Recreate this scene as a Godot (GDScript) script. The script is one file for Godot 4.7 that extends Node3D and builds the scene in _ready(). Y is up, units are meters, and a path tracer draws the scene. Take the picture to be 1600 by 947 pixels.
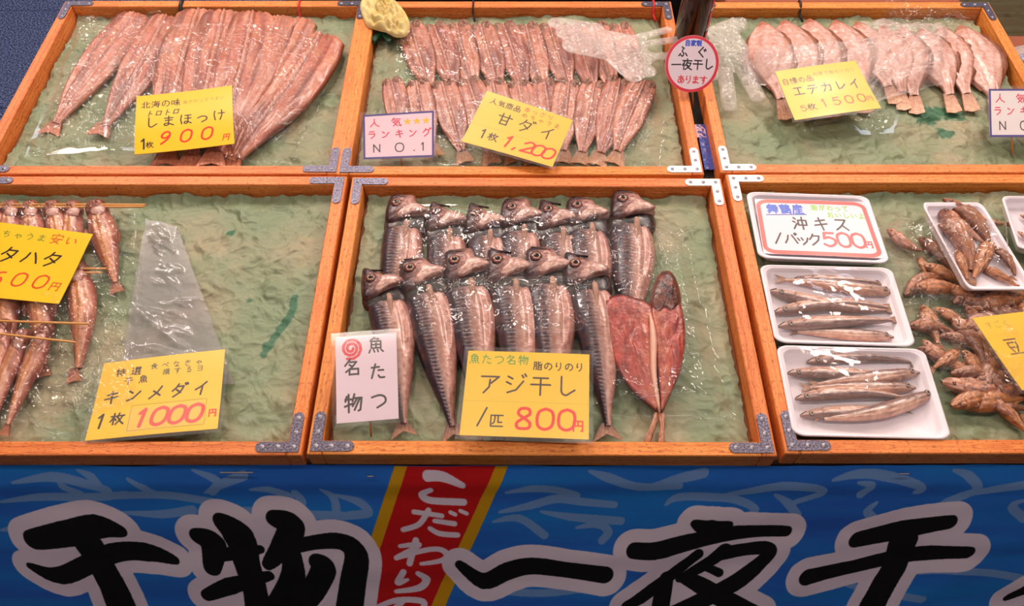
extends Node3D
# A fish stall seen from above: six wooden trays of dried fish, price cards and a printed banner.
# Photo pixels (1600 x 947) are turned into directions; distances come from the plane that each thing lies on.

const TOP := 0.80            # height of the tray rims above the floor
const EYE := 0.852           # camera above the rims
const FOCAL := 1208.0        # in photo pixels
const PITCH := 55.5
const LINER := -0.019        # paper in the trays, below the rims
const DIP := -0.030          # underside of the trays

var rng := RandomNumberGenerator.new()
var nz := FastNoiseLite.new()
var taken := {}
var mats := {}
var glyphs := {}
var nothing: Callable

func ray(px: float, py: float) -> Vector3:
	var a := deg_to_rad(PITCH)
	var x := (px - 800.0) / FOCAL
	var y := -(py - 473.5) / FOCAL
	return Vector3(x, y * cos(a) - sin(a), -y * sin(a) - cos(a))

func W(px: float, py: float, h := 0.0) -> Vector3:     # pixel -> point on the level plane h above the rims
	var d := ray(px, py)
	var t := (EYE - h) / -d.y
	return Vector3(d.x * t, TOP + h, d.z * t)

# ---------------------------------------------------------------- naming and grouping
func numbered(called: String) -> String:
	if not taken.has(called):
		taken[called] = 0
		return called
	taken[called] += 1
	return "%s_%03d" % [called, taken[called]]

func tag(o: Node3D, label: String, category: String, group := "", kind := "") -> void:
	if label: o.set_meta("label", label)
	if category: o.set_meta("category", category)
	if group: o.set_meta("group", group)
	if kind: o.set_meta("kind", kind)

func thing(called: String, label: String, category: String, at := Vector3.ZERO, group := "") -> Node3D:
	var o := Node3D.new()
	o.name = numbered(called)
	add_child(o)
	o.position = at
	tag(o, label, category, group)
	return o

func mi(called: String, mesh: Mesh, m: Material, parent: Node3D = null) -> MeshInstance3D:
	var o := MeshInstance3D.new()
	o.mesh = mesh
	if m: o.material_override = m
	if parent == null:
		o.name = numbered(called)
		add_child(o)
	else:
		o.name = called
		parent.add_child(o, true)
	return o

func struct(called: String, mesh: Mesh, m: Material, label: String, at := Vector3.ZERO) -> MeshInstance3D:
	var o := mi(called, mesh, m)
	o.position = at
	tag(o, label, "", "", "structure")
	return o

func copy(o: Node3D, label := "") -> Node3D:
	var c: Node3D = o.duplicate()
	c.name = numbered(String(o.name).trim_suffix("_proto"))
	add_child(c)
	if label: c.set_meta("label", label)
	return c

# ---------------------------------------------------------------- colours and materials
func C(r: float, g: float, b: float) -> Color:          # sRGB 0..255 -> linear, for vertex colours
	return Color(r / 255.0, g / 255.0, b / 255.0).srgb_to_linear()

func S(r: float, g: float, b: float, a := 1.0) -> Color:
	return Color(r / 255.0, g / 255.0, b / 255.0, a)

func noise_tex(size: int, freq: float, lo: Color, hi: Color, seed_ := 1, kind := FastNoiseLite.TYPE_SIMPLEX_SMOOTH, oct := 4) -> ImageTexture:
	var n := FastNoiseLite.new()
	n.seed = seed_
	n.noise_type = kind
	n.frequency = freq
	n.fractal_octaves = oct
	if kind == FastNoiseLite.TYPE_CELLULAR:
		n.cellular_return_type = FastNoiseLite.RETURN_DISTANCE2_SUB
		n.fractal_type = FastNoiseLite.FRACTAL_NONE
	var src := n.get_seamless_image(size, size)
	var im := Image.create(size, size, false, Image.FORMAT_RGB8)
	for y in size:
		for x in size:
			im.set_pixel(x, y, lo.lerp(hi, src.get_pixel(x, y).r))
	return ImageTexture.create_from_image(im)

func mat(called: String, c: Color, rough := 0.6, spec := 0.5) -> StandardMaterial3D:
	var m := StandardMaterial3D.new()
	m.resource_name = called
	m.albedo_color = c
	m.roughness = rough
	m.metallic_specular = spec
	mats[called] = m
	return m

func triplanar(m: StandardMaterial3D, scale: Vector3, world := false) -> StandardMaterial3D:
	m.uv1_triplanar = true
	m.uv1_world_triplanar = world
	m.uv1_scale = scale
	return m

func bump(m: StandardMaterial3D, t: Texture2D, cm: float) -> StandardMaterial3D:
	m.heightmap_enabled = true
	m.heightmap_texture = t
	m.heightmap_scale = cm
	return m

func film_mat(called: String, c: Color, rough: float) -> StandardMaterial3D:
	var m := mat(called, c, rough, 0.62)
	m.transparency = BaseMaterial3D.TRANSPARENCY_ALPHA
	m.cull_mode = BaseMaterial3D.CULL_DISABLED
	return m

# ---------------------------------------------------------------- meshes
func grid_mesh(ni: int, nj: int, pos: PackedVector3Array, col: PackedColorArray, closed_j := false, uv := PackedVector2Array()) -> ArrayMesh:
	# ni x nj points, row i by row; i runs to +z and j to +x for a face that looks up
	var st := SurfaceTool.new()
	st.begin(Mesh.PRIMITIVE_TRIANGLES)
	st.set_smooth_group(0)
	for k in pos.size():
		if col.size(): st.set_color(col[k])
		if uv.size(): st.set_uv(uv[k])
		st.add_vertex(pos[k])
	var jm := nj if closed_j else nj - 1
	var flip := false
	if closed_j:                                           # closed bodies: turn the faces outwards
		var mid := Vector3.ZERO
		for p in pos: mid += p / pos.size()
		var vol := 0.0
		for i in ni - 1:
			for j in nj:
				var a := pos[i * nj + j] - mid
				var b := pos[i * nj + (j + 1) % nj] - mid
				var c := pos[(i + 1) * nj + (j + 1) % nj] - mid
				var d := pos[(i + 1) * nj + j] - mid
				vol += a.dot(b.cross(c)) + a.dot(c.cross(d))
		flip = vol > 0.0
	for i in ni - 1:
		for j in jm:
			var a := i * nj + j
			var b := i * nj + (j + 1) % nj
			var c := (i + 1) * nj + (j + 1) % nj
			var d := (i + 1) * nj + j
			if flip:
				var e := b
				b = d
				d = e
			st.add_index(a); st.add_index(b); st.add_index(c)
			st.add_index(a); st.add_index(c); st.add_index(d)
	st.generate_normals()
	return st.commit()

func key(prof: Array, t: float, k: int) -> float:
	var n := prof.size()
	for i in n - 1:
		if t <= prof[i + 1][0] or i == n - 2:
			var t0: float = prof[i][0]
			var t1: float = prof[i + 1][0]
			var u := clampf((t - t0) / maxf(t1 - t0, 1e-5), 0.0, 1.0)
			var a: float = prof[i][k]
			var b: float = prof[i + 1][k]
			var p: float = prof[maxi(i - 1, 0)][k]
			var q: float = prof[mini(i + 2, n - 1)][k]
			return maxf(minf(a, b) * 0.7, cubic_interpolate(a, b, p, q, u))
	return 0.0

# A body along z from profile rows [t, left, right, height]; unit length
func loft(prof: Array, nt: int, nv: int, colf: Callable, bend := 0.0, relief: Callable = nothing, flat := 0.6) -> ArrayMesh:
	var pos := PackedVector3Array()
	var col := PackedColorArray()
	var ring := nv + 3
	var t0: float = prof[0][0]
	var t1: float = prof[prof.size() - 1][0]
	for i in nt + 1:
		var u := float(i) / nt
		var t := lerpf(t0, t1, u)
		var l := key(prof, t, 1)
		var r := key(prof, t, 2)
		var h := key(prof, t, 3)
		var cx := bend * sin(PI * t * 0.9)
		for j in ring:
			if j <= nv:
				var v := 2.0 * j / nv - 1.0
				var x := v * (l if v < 0 else r)
				var y := h * (0.14 + 0.86 * pow(maxf(0.0, 1.0 - pow(absf(v), 2.3)), flat))
				if relief.is_valid(): y += relief.call(t, v) * h
				pos.append(Vector3(cx + x, y, t))
				col.append(colf.call(t, v))
			else:
				pos.append(Vector3(cx + (r * 0.9 if j == nv + 1 else -l * 0.9), 0.0, t))
				col.append(colf.call(t, 1.0 if j == nv + 1 else -1.0))
	return grid_mesh(nt + 1, ring, pos, col, true)

func smooth(pts: Array, steps := 6, closed := false) -> PackedVector2Array:
	var out := PackedVector2Array()
	var n := pts.size()
	for i in (n if closed else n - 1):
		var p: Vector2 = pts[(i - 1 + n) % n] if closed else pts[maxi(i - 1, 0)]
		var a: Vector2 = pts[i]
		var b: Vector2 = pts[(i + 1) % n]
		var q: Vector2 = pts[(i + 2) % n] if closed else pts[mini(i + 2, n - 1)]
		for k in steps:
			out.append(a.cubic_interpolate(b, p, q, float(k) / steps))
	if not closed: out.append(pts[n - 1])
	return out

func V(flat: Array) -> Array:
	var out := []
	for i in range(0, flat.size(), 2): out.append(Vector2(flat[i], flat[i + 1]))
	return out

# A cushion-like body over a star-shaped outline (x, z); y up
func pillow(outline: PackedVector2Array, centre: Vector2, h: float, rings: int, colf: Callable, relief: Callable = nothing, power := 0.55, rim := 0.12) -> ArrayMesh:
	var pos := PackedVector3Array()
	var col := PackedColorArray()
	var n := outline.size()
	var order := outline
	if Geometry2D.is_polygon_clockwise(outline):     # run so that the rings face up
		order = outline.duplicate()
		order.reverse()
	for i in rings + 2:
		var r := minf(1.0, float(i) / rings)
		for j in n:
			var p := centre.lerp(order[j], maxf(r, 0.002))
			var y := 0.0
			if i <= rings:
				y = h * (rim + (1.0 - rim) * pow(maxf(0.0, 1.0 - r * r), power))
				if relief.is_valid(): y += relief.call(p, r)
			pos.append(Vector3(p.x, y, p.y))
			col.append(colf.call(p, r))
	return grid_mesh(rings + 2, n, pos, col, true)

func merge(list: Array) -> ArrayMesh:                     # [mesh, transform] pairs joined into one mesh
	var st := SurfaceTool.new()
	st.begin(Mesh.PRIMITIVE_TRIANGLES)
	for e in list: st.append_from(e[0], 0, e[1])
	return st.commit()

func box(size: Vector3, b := 0.0015) -> ArrayMesh:        # a box with chamfered edges
	var st := SurfaceTool.new()
	st.begin(Mesh.PRIMITIVE_TRIANGLES)
	st.set_smooth_group(-1)
	var h := size / 2.0
	var axes := [Vector3.RIGHT, Vector3.UP, Vector3.BACK]
	var quad := func(p: Array):
		var c: Vector3 = (p[0] + p[1] + p[2] + p[p.size() - 1]) / 4.0
		var n: Vector3 = (p[1] - p[0]).cross(p[2] - p[0])
		if n.dot(c) > 0: p.reverse()                       # clockwise seen from outside
		for k in range(1, p.size() - 1):
			st.add_vertex(p[0]); st.add_vertex(p[k]); st.add_vertex(p[k + 1])
	for a in 3:
		var A: Vector3 = axes[a]
		var B: Vector3 = axes[(a + 1) % 3]
		var D: Vector3 = axes[(a + 2) % 3]
		var ha := h[a]; var hb := h[(a + 1) % 3]; var hd := h[(a + 2) % 3]
		for s in [-1.0, 1.0]:
			quad.call([A * ha * s + B * (hb - b) + D * (hd - b), A * ha * s - B * (hb - b) + D * (hd - b), A * ha * s - B * (hb - b) - D * (hd - b), A * ha * s + B * (hb - b) - D * (hd - b)])
			for s2 in [-1.0, 1.0]:
				quad.call([A * ha * s + B * (hb - b) * s2 + D * (hd - b), A * (ha - b) * s + B * hb * s2 + D * (hd - b), A * (ha - b) * s + B * hb * s2 - D * (hd - b), A * ha * s + B * (hb - b) * s2 - D * (hd - b)])
	for sx in [-1.0, 1.0]:
		for sy in [-1.0, 1.0]:
			for sz in [-1.0, 1.0]:
				quad.call([Vector3(h.x * sx, (h.y - b) * sy, (h.z - b) * sz), Vector3((h.x - b) * sx, h.y * sy, (h.z - b) * sz), Vector3((h.x - b) * sx, (h.y - b) * sy, h.z * sz)])
	st.generate_normals()
	return st.commit()

func tube(pts: Array, r, sides := 8) -> ArrayMesh:         # a round bar along points; r is a number or one radius per point
	var pos := PackedVector3Array()
	var n := pts.size()
	for i in n + 2:
		var k := clampi(i - 1, 0, n - 1)
		var d: Vector3 = (pts[mini(k + 1, n - 1)] - pts[maxi(k - 1, 0)]).normalized()
		var a := d.cross(Vector3.UP if absf(d.y) < 0.9 else Vector3.RIGHT).normalized()
		var b := d.cross(a)
		var rr: float = r[k] if r is Array else r
		if i == 0 or i == n + 1: rr = 0.0001
		for j in sides:
			var t := TAU * j / sides
			pos.append(pts[k] + (a * cos(t) - b * sin(t)) * rr)
	return grid_mesh(n + 2, sides, pos, PackedColorArray(), true)

func lathe(prof: Array, sides := 20) -> ArrayMesh:         # rows [radius, y]
	var pos := PackedVector3Array()
	for p in prof:
		for j in sides:
			var t := TAU * j / sides
			pos.append(Vector3(cos(t) * p[0], p[1], -sin(t) * p[0]))
	return grid_mesh(prof.size(), sides, pos, PackedColorArray(), true)

func lay(o: Node3D, ax: float, ay: float, bx: float, by: float, h: float, roll := 0.0, hb := -9.0, stretch := 1.0) -> void:
	# head at pixel a, tail at pixel b; the body's unit length becomes the distance between them
	var A := W(ax, ay, h)
	var B := W(bx, by, h if hb < -8.0 else hb)
	var z := (B - A).normalized()
	var x := Vector3.UP.cross(z).normalized()
	var y := z.cross(x)
	var L := A.distance_to(B)
	o.transform = Transform3D(Basis(x, y, z).rotated(z, deg_to_rad(roll)) * Basis.from_scale(Vector3(L * stretch, L * stretch, L)), A)

# ---------------------------------------------------------------- lettering: strokes on a 0..99 grid, xxyy-xxyy; ~ marks a curve
const STROKES := {
	"ト": "4005-4095 4040-7858", "ロ": "2020-2085 2020-8020-8085 2080-8080", "タ": "4005-3030-1052 3822-8022-7050-5075-2595 3545-6868",
	"ダ": "4005-3030-1052 3822-7522-6850-5075-2595 3545-6568 8002-8814 9200-9910", "イ": "7508-5035-1558 5540-5595", "ラ": "2512-7512 1538-8238-7565-4092",
	"ン": "1520-3835 1588-5075-8528", "キ": "2032-7822 1262-8850 4208-6095", "グ": "4005-3030-1050 3822-7522-6855-5075-2595 8005-8815 9200-9910",
	"エ": "1818-8218 5018-5082 0882-9282", "テ": "2215-7815 1042-9042 5242-4570-2592", "カ": "1232-8232-8060-7388-6085 4508-4245-1590",
	"レ": "2512-2585-5575-8545", "ハ": "3525-2855-1085 6022-7550-9085", "メ": "7508-5550-1590 3038-5555-7872", "ヨ": "2018-8018-8085 2050-8050 2085-8085",
	"ア": "1218-8818-7035-5548 5032-4865-2592", "ジ": "1815-3825 1240-3250 1888-5575-8535 7808-8518 9002-9712", "パ": "3525-2855-1085 6022-7550-9085 ~8505-9212-8520-7812-8505",
	"ッ": "1545-2562 4042-4858 8242-7270-4595", "ク": "4008-3030-1252 3822-8022-7055-5075-2595", "ス": "1818-7818-6045-4068-1290 5560-8590",
	"の": "~5022-4550-2878-1565-1840-4020-7025-8850-8075-5892", "が": "~1232-5528-6535-6070-5088-4280 4008-3050-1590 7235-8858 7810-8522 9005-9815",
	"っ": "~1555-5042-8052-8075-4592", "て": "1222-8815 ~8815-5535-4560-5585-7592", "で": "1222-8815 ~8815-5535-4560-5585-7592 6840-7552 8032-8744", "う": "3810-6520 ~2042-5532-7540-7065-4095",
	"ま": "2025-8025 2545-7545 5008-5068 ~5068-4785-3090-1880-3070-6078-8590", "い": "~2025-2055-2880-4070 ~7030-8048-8565", "し": "~3008-3045-3280-5092-7080-8868",
	"ほ": "~2012-1550-2290 4518-9018 4545-9045 6818-6868 ~6868-6285-5090-4080-5070-7078-9290", "け": "~2012-1545-2290 4535-9235 ~7008-7250-5892",
	"あ": "1828-8022 ~4808-4545-5080 ~7238-5578-3090-1872-3048-6542-8860-8080-6095", "さ": "1530-8522 ~4008-5535-7055 ~2562-2582-4592-7288", "り": "~3012-2545-3055-3548 ~7010-7245-6575-4595",
	"め": "~2522-3555-4882 ~6215-5060-2585-1562-3040-6538-8858-8078-6092", "ち": "1530-8025 ~4808-4035-3060-5548-7860-7078-4092", "ゃ": "~1862-5548-8050-8568-6570 5538-6045 ~3540-4568-5595",
	"ふ": "4010-6022 ~5030-4548-6068-5090-3582 1588-3068 7562-9285", "ぐ": "~7008-3548-3552-7592 7830-8542 9024-9736", "す": "1025-9025 ~6008-6045-5562-4055-4840-6048-6070-4595",
	"べ": "~1055-3530-4535-9272 7020-7832 8212-9024", "な": "1528-5525 3808-1858 6525-8538 6542-6570 ~6570-6088-4590-4278-6072-8890", "き": "2525-8018 2045-8538 4208-6055 ~3062-2880-4592-7590",
	"る": "2815-7215-3055 ~3055-6045-8060-7585-5094-4085-5075-6482", "た": "1528-6025 3808-1590 5545-8545 ~5575-6588-9088", "お": "1528-6528 ~3808-3870-2885-1875-3058-6550-8565-8082-6092 7518-8832",
	"よ": "5035-8032 5008-5068 ~5068-4588-2590-1878-3070-6578-8592", "つ": "~1032-5522-8535-8565-4092", "ご": "2520-7020 ~2570-2585-5092-8288 7808-8518 9002-9712", "く": "~7008-3048-3052-7592",
	"北": "3510-3590 1235-3535 0878-3565 6010-6085-9085-9070 8830-6045", "海": "1515-2525 0840-2048 1090-3060 4808-3530 4520-9020 4535-4070-8570 4535-8235-7590-6588 3552-9552 6038-5868",
	"味": "1030-1070 1030-3530-3570 1068-3568 4530-9030 4052-9552 6808-6892 6852-4585 6852-9585", "枚": "0830-4830 2808-2892 2832-0870 2840-4562 6008-5040 5528-9528 8528-7060-4592 5540-7068-9592",
	"円": "1512-1592 1512-8512-8592-7590 5012-5050 1550-8550", "人": "5008-4550-0892 4840-6070-9592", "気": "3008-0840 2822-9022 2838-8038 1852-7852-8085-9590-9578 3060-6590 6060-2590",
	"商": "5002-5012 0815-9215 3520-4030 6520-6030 1532-1595 1532-8532-8595 4040-3055 6040-6855-7555 3565-3588 3565-6565-6588 3586-6586",
	"品": "3008-3040 3008-7008-7040 3040-7040 1052-1090 1052-4252-4290 1090-4290 5852-5890 5852-9052-9090 5890-9090", "甘": "0832-9232 3010-3090 7010-7090 3060-7060 3088-7088",
	"自": "5002-4012 2015-2095 2015-8015-8095 2040-8040 2065-8065 2092-8092", "家": "5000-5010 1012-1025 1012-9012-9025 2528-7528 5028-3045-1055 4038-5560-5592-4592 4555-1575 5068-1592 8038-6050 5850-7575-9590",
	"製": "1010-5010 0522-5522 3002-3040 1030-1042 5030-5042 6508-6535 8502-8542 5045-5052 1055-9055 4555-1578 3570-3592-5585 5555-7580-9292 8060-6572", "一": "0852-9248",
	"夜": "5002-5014 0818-9218 3020-0860 2240-2295 5522-3560 5038-8538-7565-3595 5055-6565 5062-7082-9595", "干": "1818-8218 0848-9248 5018-5095",
	"慢": "1020-0845 1808-1895 2622-3035 5005-8505-8528-5028-5005 5017-8517 4235-4255-9255-9235-4235 5835-5855 7535-7555 4565-8565-6092-3895 5070-9295",
	"肉": "1522-1595 1522-8522-8592-7590 5005-5022-3048 5030-7048 5052-3078 5058-7278", "厚": "1510-9010 1810-1050-0890 3822-8022-8045-3845-3822 3833-8033 3555-8055-6065 6065-6090-5088 3072-9272",
	"安": "5002-5012 1215-1230 1215-8815-8830 4530-3060-7590 7245-6070-2092 1050-9250", "特": "1515-0840 0828-4528 2505-2595 0565-4555 5520-9020 7005-7038 4838-9538 4858-9558 8045-8092-7088 5568-6078",
	"選": "1010-2020 0540-2240-1572-0585 1575-4090-9592 4008-6008-6020-4020-4030-6030 7008-9008-9020-7020-7030-9030 5035-5065 7835-7865 4048-9048 3565-9565 5070-4082 7570-8582",
	"魚": "4002-1525 3512-6512-5528 2228-2268-7868-7828-2228 5028-5068 2248-7848 1578-0895 3578-4092 5878-6292 7878-9292",
	"食": "5002-3025-0540 5002-7025-9540 5020-5032 2835-7235-7258 2835-2890 2846-7246 2858-7258 2890-5080 5560-7582-9592 8062-6572",
	"損": "0828-3828 2408-2490-1588 0668-3852 5008-5026-8526-8508-5008 4835-4878-8878-8835-4835 4850-8850 4864-8864 6080-4595 7680-9295",
	"名": "4005-1040 3820-7520-5050-1575 3535-5045 3560-3592 3560-8560-8592 3590-8590", "物": "1515-0840 0830-4230 2505-2595 0565-4552 5505-4540 5225-9225-8585-7590 6828-4565 8228-5585",
	"匹": "1212-9212 1212-1288-9288 4012-3560-2272 6012-6060-8560", "舞": "3005-1022 2015-8515 0530-9530 3015-3045 5015-5045 7015-7045 0545-9545 3050-1075 2560-4560-1595 2570-3578 5558-9558 6050-5575-9575 7850-7895",
	"鶴": "0515-4515 0515-0525 4515-4525 3005-1045 2030-2095 2030-4530 2050-4550 2070-4570 2092-4892 3430-3492 6505-6015 5515-5565-9565-9595-8590 5515-8515-8540-5540 5528-8528 5552-9552 5078-5090 6078-6288 7078-7288",
	"産": "5002-5012 1515-8515 3518-4028 6518-6028 1530-9030 1830-0595 3840-2855 3550-8550 5838-5890 3570-8270 2592-9592", "沖": "1512-2522 0838-2045 0892-3055 4030-4065 4030-9030-9065-4065 6508-6595",
	"豆": "1510-8510 2528-2555-7555-7528-2528 3062-3880 6862-6080 0890-9290", "脂": "1510-1555-0892 1510-3810-3890-3088 1535-3835 1558-3858 8010-5525 5505-5538-9238-9228 5550-5592-8892-8850-5550 5570-8870",
	"0": "~5008-2520-1850-2580-5092-7580-8250-7520-5008", "1": "3528-5210-5292", "2": "~2030-4510-7018-7240-5062-2090 2090-8088", "5": "7512-3012-2545 ~2545-5038-7855-7278-4592-2080",
	"6": "~7015-4520-2555-3085-5292-7375-6552-4050-2860", "8": "~5048-2832-3213-5008-6813-7232-5048-2568-2888-5092-7288-7568-5048", "9": "~7238-5252-3045-2825-4510-6512-7532-7055-5575-3592",
	"N": "2092-2010-8090-8010", "O": "~5005-2015-0850-2085-5095-8085-9250-8015-5005", ".": "4588-5290", ",": "4582-3898", "/": "7008-2592",
}

func strokes_of(ch: String) -> Array:
	if not glyphs.has(ch):
		var list := []
		for s in STROKES.get(ch, "").split(" ", false):
			var curved: bool = s.begins_with("~")
			var pts := []
			for p in s.trim_prefix("~").split("-"):
				pts.append(Vector2(p.substr(0, 2).to_int(), p.substr(2, 2).to_int()) / 100.0)
			list.append(smooth(pts, 5) if curved else PackedVector2Array(pts))
		glyphs[ch] = list
	return glyphs[ch]

func ink(im: Image, pts: PackedVector2Array, radii, c: Color, tall := 1.0) -> void:    # a brush line with soft edges
	var w := im.get_width()
	var h := im.get_height()
	for i in pts.size() - 1:
		var a := pts[i]
		var b := pts[i + 1]
		var ra: float = radii[i] if radii is Array else radii
		var rb: float = radii[i + 1] if radii is Array else radii
		var m := maxf(ra, rb) + 1.0
		var d := Vector2(b.x - a.x, (b.y - a.y) / tall)
		var l2 := maxf(d.length_squared(), 1e-6)
		for y in range(maxi(0, int(minf(a.y, b.y) - m * tall)), mini(h, int(maxf(a.y, b.y) + m * tall) + 1)):
			for x in range(maxi(0, int(minf(a.x, b.x) - m)), mini(w, int(maxf(a.x, b.x) + m) + 1)):
				var p := Vector2(x - a.x, (y - a.y) / tall)
				var t := clampf(p.dot(d) / l2, 0.0, 1.0)
				var k := lerpf(ra, rb, t) + 0.5 - p.distance_to(d * t)
				if k > 0.0:
					im.set_pixel(x, y, c if k >= 1.0 and c.a >= 1.0 else im.get_pixel(x, y).lerp(Color(c, 1.0), minf(k, 1.0) * c.a))

func write(im: Image, text: String, x: float, y: float, size: float, c: Color, pen: float, step := 1.05, slant := 0.0, rise := 0.0, narrow := 1.0) -> void:
	for ch in text:
		for s in strokes_of(ch):
			var pts := PackedVector2Array()
			for p in s: pts.append(Vector2(x + (p.x * narrow + (0.5 - p.y) * slant) * size, y + p.y * size))
			ink(im, pts, pen, c)
		x += size * step
		y -= rise

func fill_poly(im: Image, poly: PackedVector2Array, c: Color) -> void:
	var lo := poly[0].y; var hi := poly[0].y
	for p in poly: lo = minf(lo, p.y); hi = maxf(hi, p.y)
	for y in range(maxi(0, int(lo)), mini(im.get_height(), int(hi) + 1)):
		var xs := []
		for i in poly.size():
			var a := poly[i]
			var b := poly[(i + 1) % poly.size()]
			if (a.y <= y) != (b.y <= y): xs.append(a.x + (y - a.y) * (b.x - a.x) / (b.y - a.y))
		xs.sort()
		for k in range(0, xs.size() - 1, 2):
			var x0 := clampi(int(xs[k]), 0, im.get_width())
			var x1 := clampi(int(xs[k + 1]), 0, im.get_width())
			im.fill_rect(Rect2i(x0, y, x1 - x0, 1), c)

func star(im: Image, at: Vector2, r: float, c: Color) -> void:
	var poly := PackedVector2Array()
	for k in 10: poly.append(at + Vector2.UP.rotated(TAU * k / 10) * (r if k % 2 == 0 else r * 0.42))
	fill_poly(im, poly, c)

func print_mat(called: String, im: Image, rough := 0.35) -> StandardMaterial3D:
	var m := mat(called, Color.WHITE, rough)
	m.albedo_texture = ImageTexture.create_from_image(im)
	m.texture_repeat = false
	m.clearcoat_enabled = true
	m.clearcoat = 0.25
	m.clearcoat_roughness = 0.2
	return m

func sheet(w: int, h: int, c: Color) -> Image:
	var im := Image.create(w, h, false, Image.FORMAT_RGB8)
	im.fill(c)
	return im

# a card through four pixels (top left, top right, bottom right, bottom left) with their heights
func card_mesh(q: Array, hs: Array, thick: float, bow := 0.0, out := 0.0, lift := 0.0) -> Array:
	var p := []
	for k in 4: p.append(W(q[k][0], q[k][1], hs[k]))
	var mid: Vector3 = (p[0] + p[1] + p[2] + p[3]) / 4.0
	var n: Vector3 = (p[1] - p[0]).cross(p[0] - p[3]).normalized()
	if n.y < 0: n = -n
	var nx := 12; var ny := 8
	var up := PackedVector3Array(); var uv := PackedVector2Array()
	var w: float = p[0].distance_to(p[1]); var h: float = p[0].distance_to(p[3])
	for i in ny + 1:
		for j in nx + 1:
			var u := float(j) / nx; var v := float(i) / ny
			var U := u + (u - 0.5) * 2.0 * out / w; var Vv := v + (v - 0.5) * 2.0 * out / h
			var a: Vector3 = p[0] + (p[1] - p[0]) * U
			var b: Vector3 = p[3] + (p[2] - p[3]) * U
			up.append(a + (b - a) * Vv - mid + n * (lift + bow * sin(PI * u) + bow * 0.4 * sin(TAU * v + 1.0)))
			uv.append(Vector2(u, v))
	var face := grid_mesh(ny + 1, nx + 1, up, PackedColorArray(), false, uv)
	# the back and the edges
	var ring := PackedVector3Array()
	var around := []
	for j in nx + 1: around.append(j)
	for i in range(1, ny + 1): around.append(i * (nx + 1) + nx)
	for j in range(nx - 1, -1, -1): around.append(ny * (nx + 1) + j)
	for i in range(ny - 1, 0, -1): around.append(i * (nx + 1))
	around.reverse()
	for k in around: ring.append(up[k])
	for k in around: ring.append(up[k] - n * thick)
	for k in around: ring.append(-n * (thick + 0.0005 + absf(bow) * 0.2))
	var back := grid_mesh(3, around.size(), ring, PackedColorArray(), true)
	return [face, back, mid]

func price_card(called: String, label: String, m: Material, edge: Material, q: Array, hs: Array, sleeve: bool, bow := 0.0005, group := "") -> Node3D:
	var c := card_mesh(q, hs, 0.0012, bow)
	var t := thing(called, label, "price card" if called == "price_card" else "card", c[2], group)
	mi("printed_face", c[0], m, t)
	mi("backing", c[1], edge, t)
	if sleeve:
		var s := card_mesh(q, hs, 0.0002, bow, 0.005, 0.0006)
		mi("clear_sleeve", s[0], mats.sleeve, t).position = s[2] - c[2]
	return t

# ---------------------------------------------------------------- camera, light, hall
func stage() -> void:
	var cam := Camera3D.new()
	cam.name = "camera"
	cam.fov = rad_to_deg(2.0 * atan(473.5 / FOCAL))
	cam.position = Vector3(0, TOP + EYE, 0)
	cam.rotation_degrees = Vector3(-PITCH, 0, 0)
	cam.near = 0.02
	cam.far = 60.0
	add_child(cam)
	cam.current = true
	var we := WorldEnvironment.new()
	we.name = "surroundings"
	var e := Environment.new()
	e.background_mode = Environment.BG_COLOR
	e.background_color = Color(0.05, 0.05, 0.06)
	e.tonemap_mode = Environment.TONE_MAPPER_LINEAR
	e.tonemap_exposure = 0.64
	e.sdfgi_enabled = true
	e.ssao_enabled = true
	e.ssil_enabled = true
	we.environment = e
	add_child(we)

# bulbs: x, height above the rims, z
const LAMPS := [[0.78, 1.22, -1.98], [1.06, 1.22, -1.50], [-0.25, 1.25, -1.80], [-0.90, 1.25, -1.75], [-1.60, 1.25, -2.1]]
const TUBES := [[-0.68, 1.36, -0.40], [0.68, 1.36, -0.40]]

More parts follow.
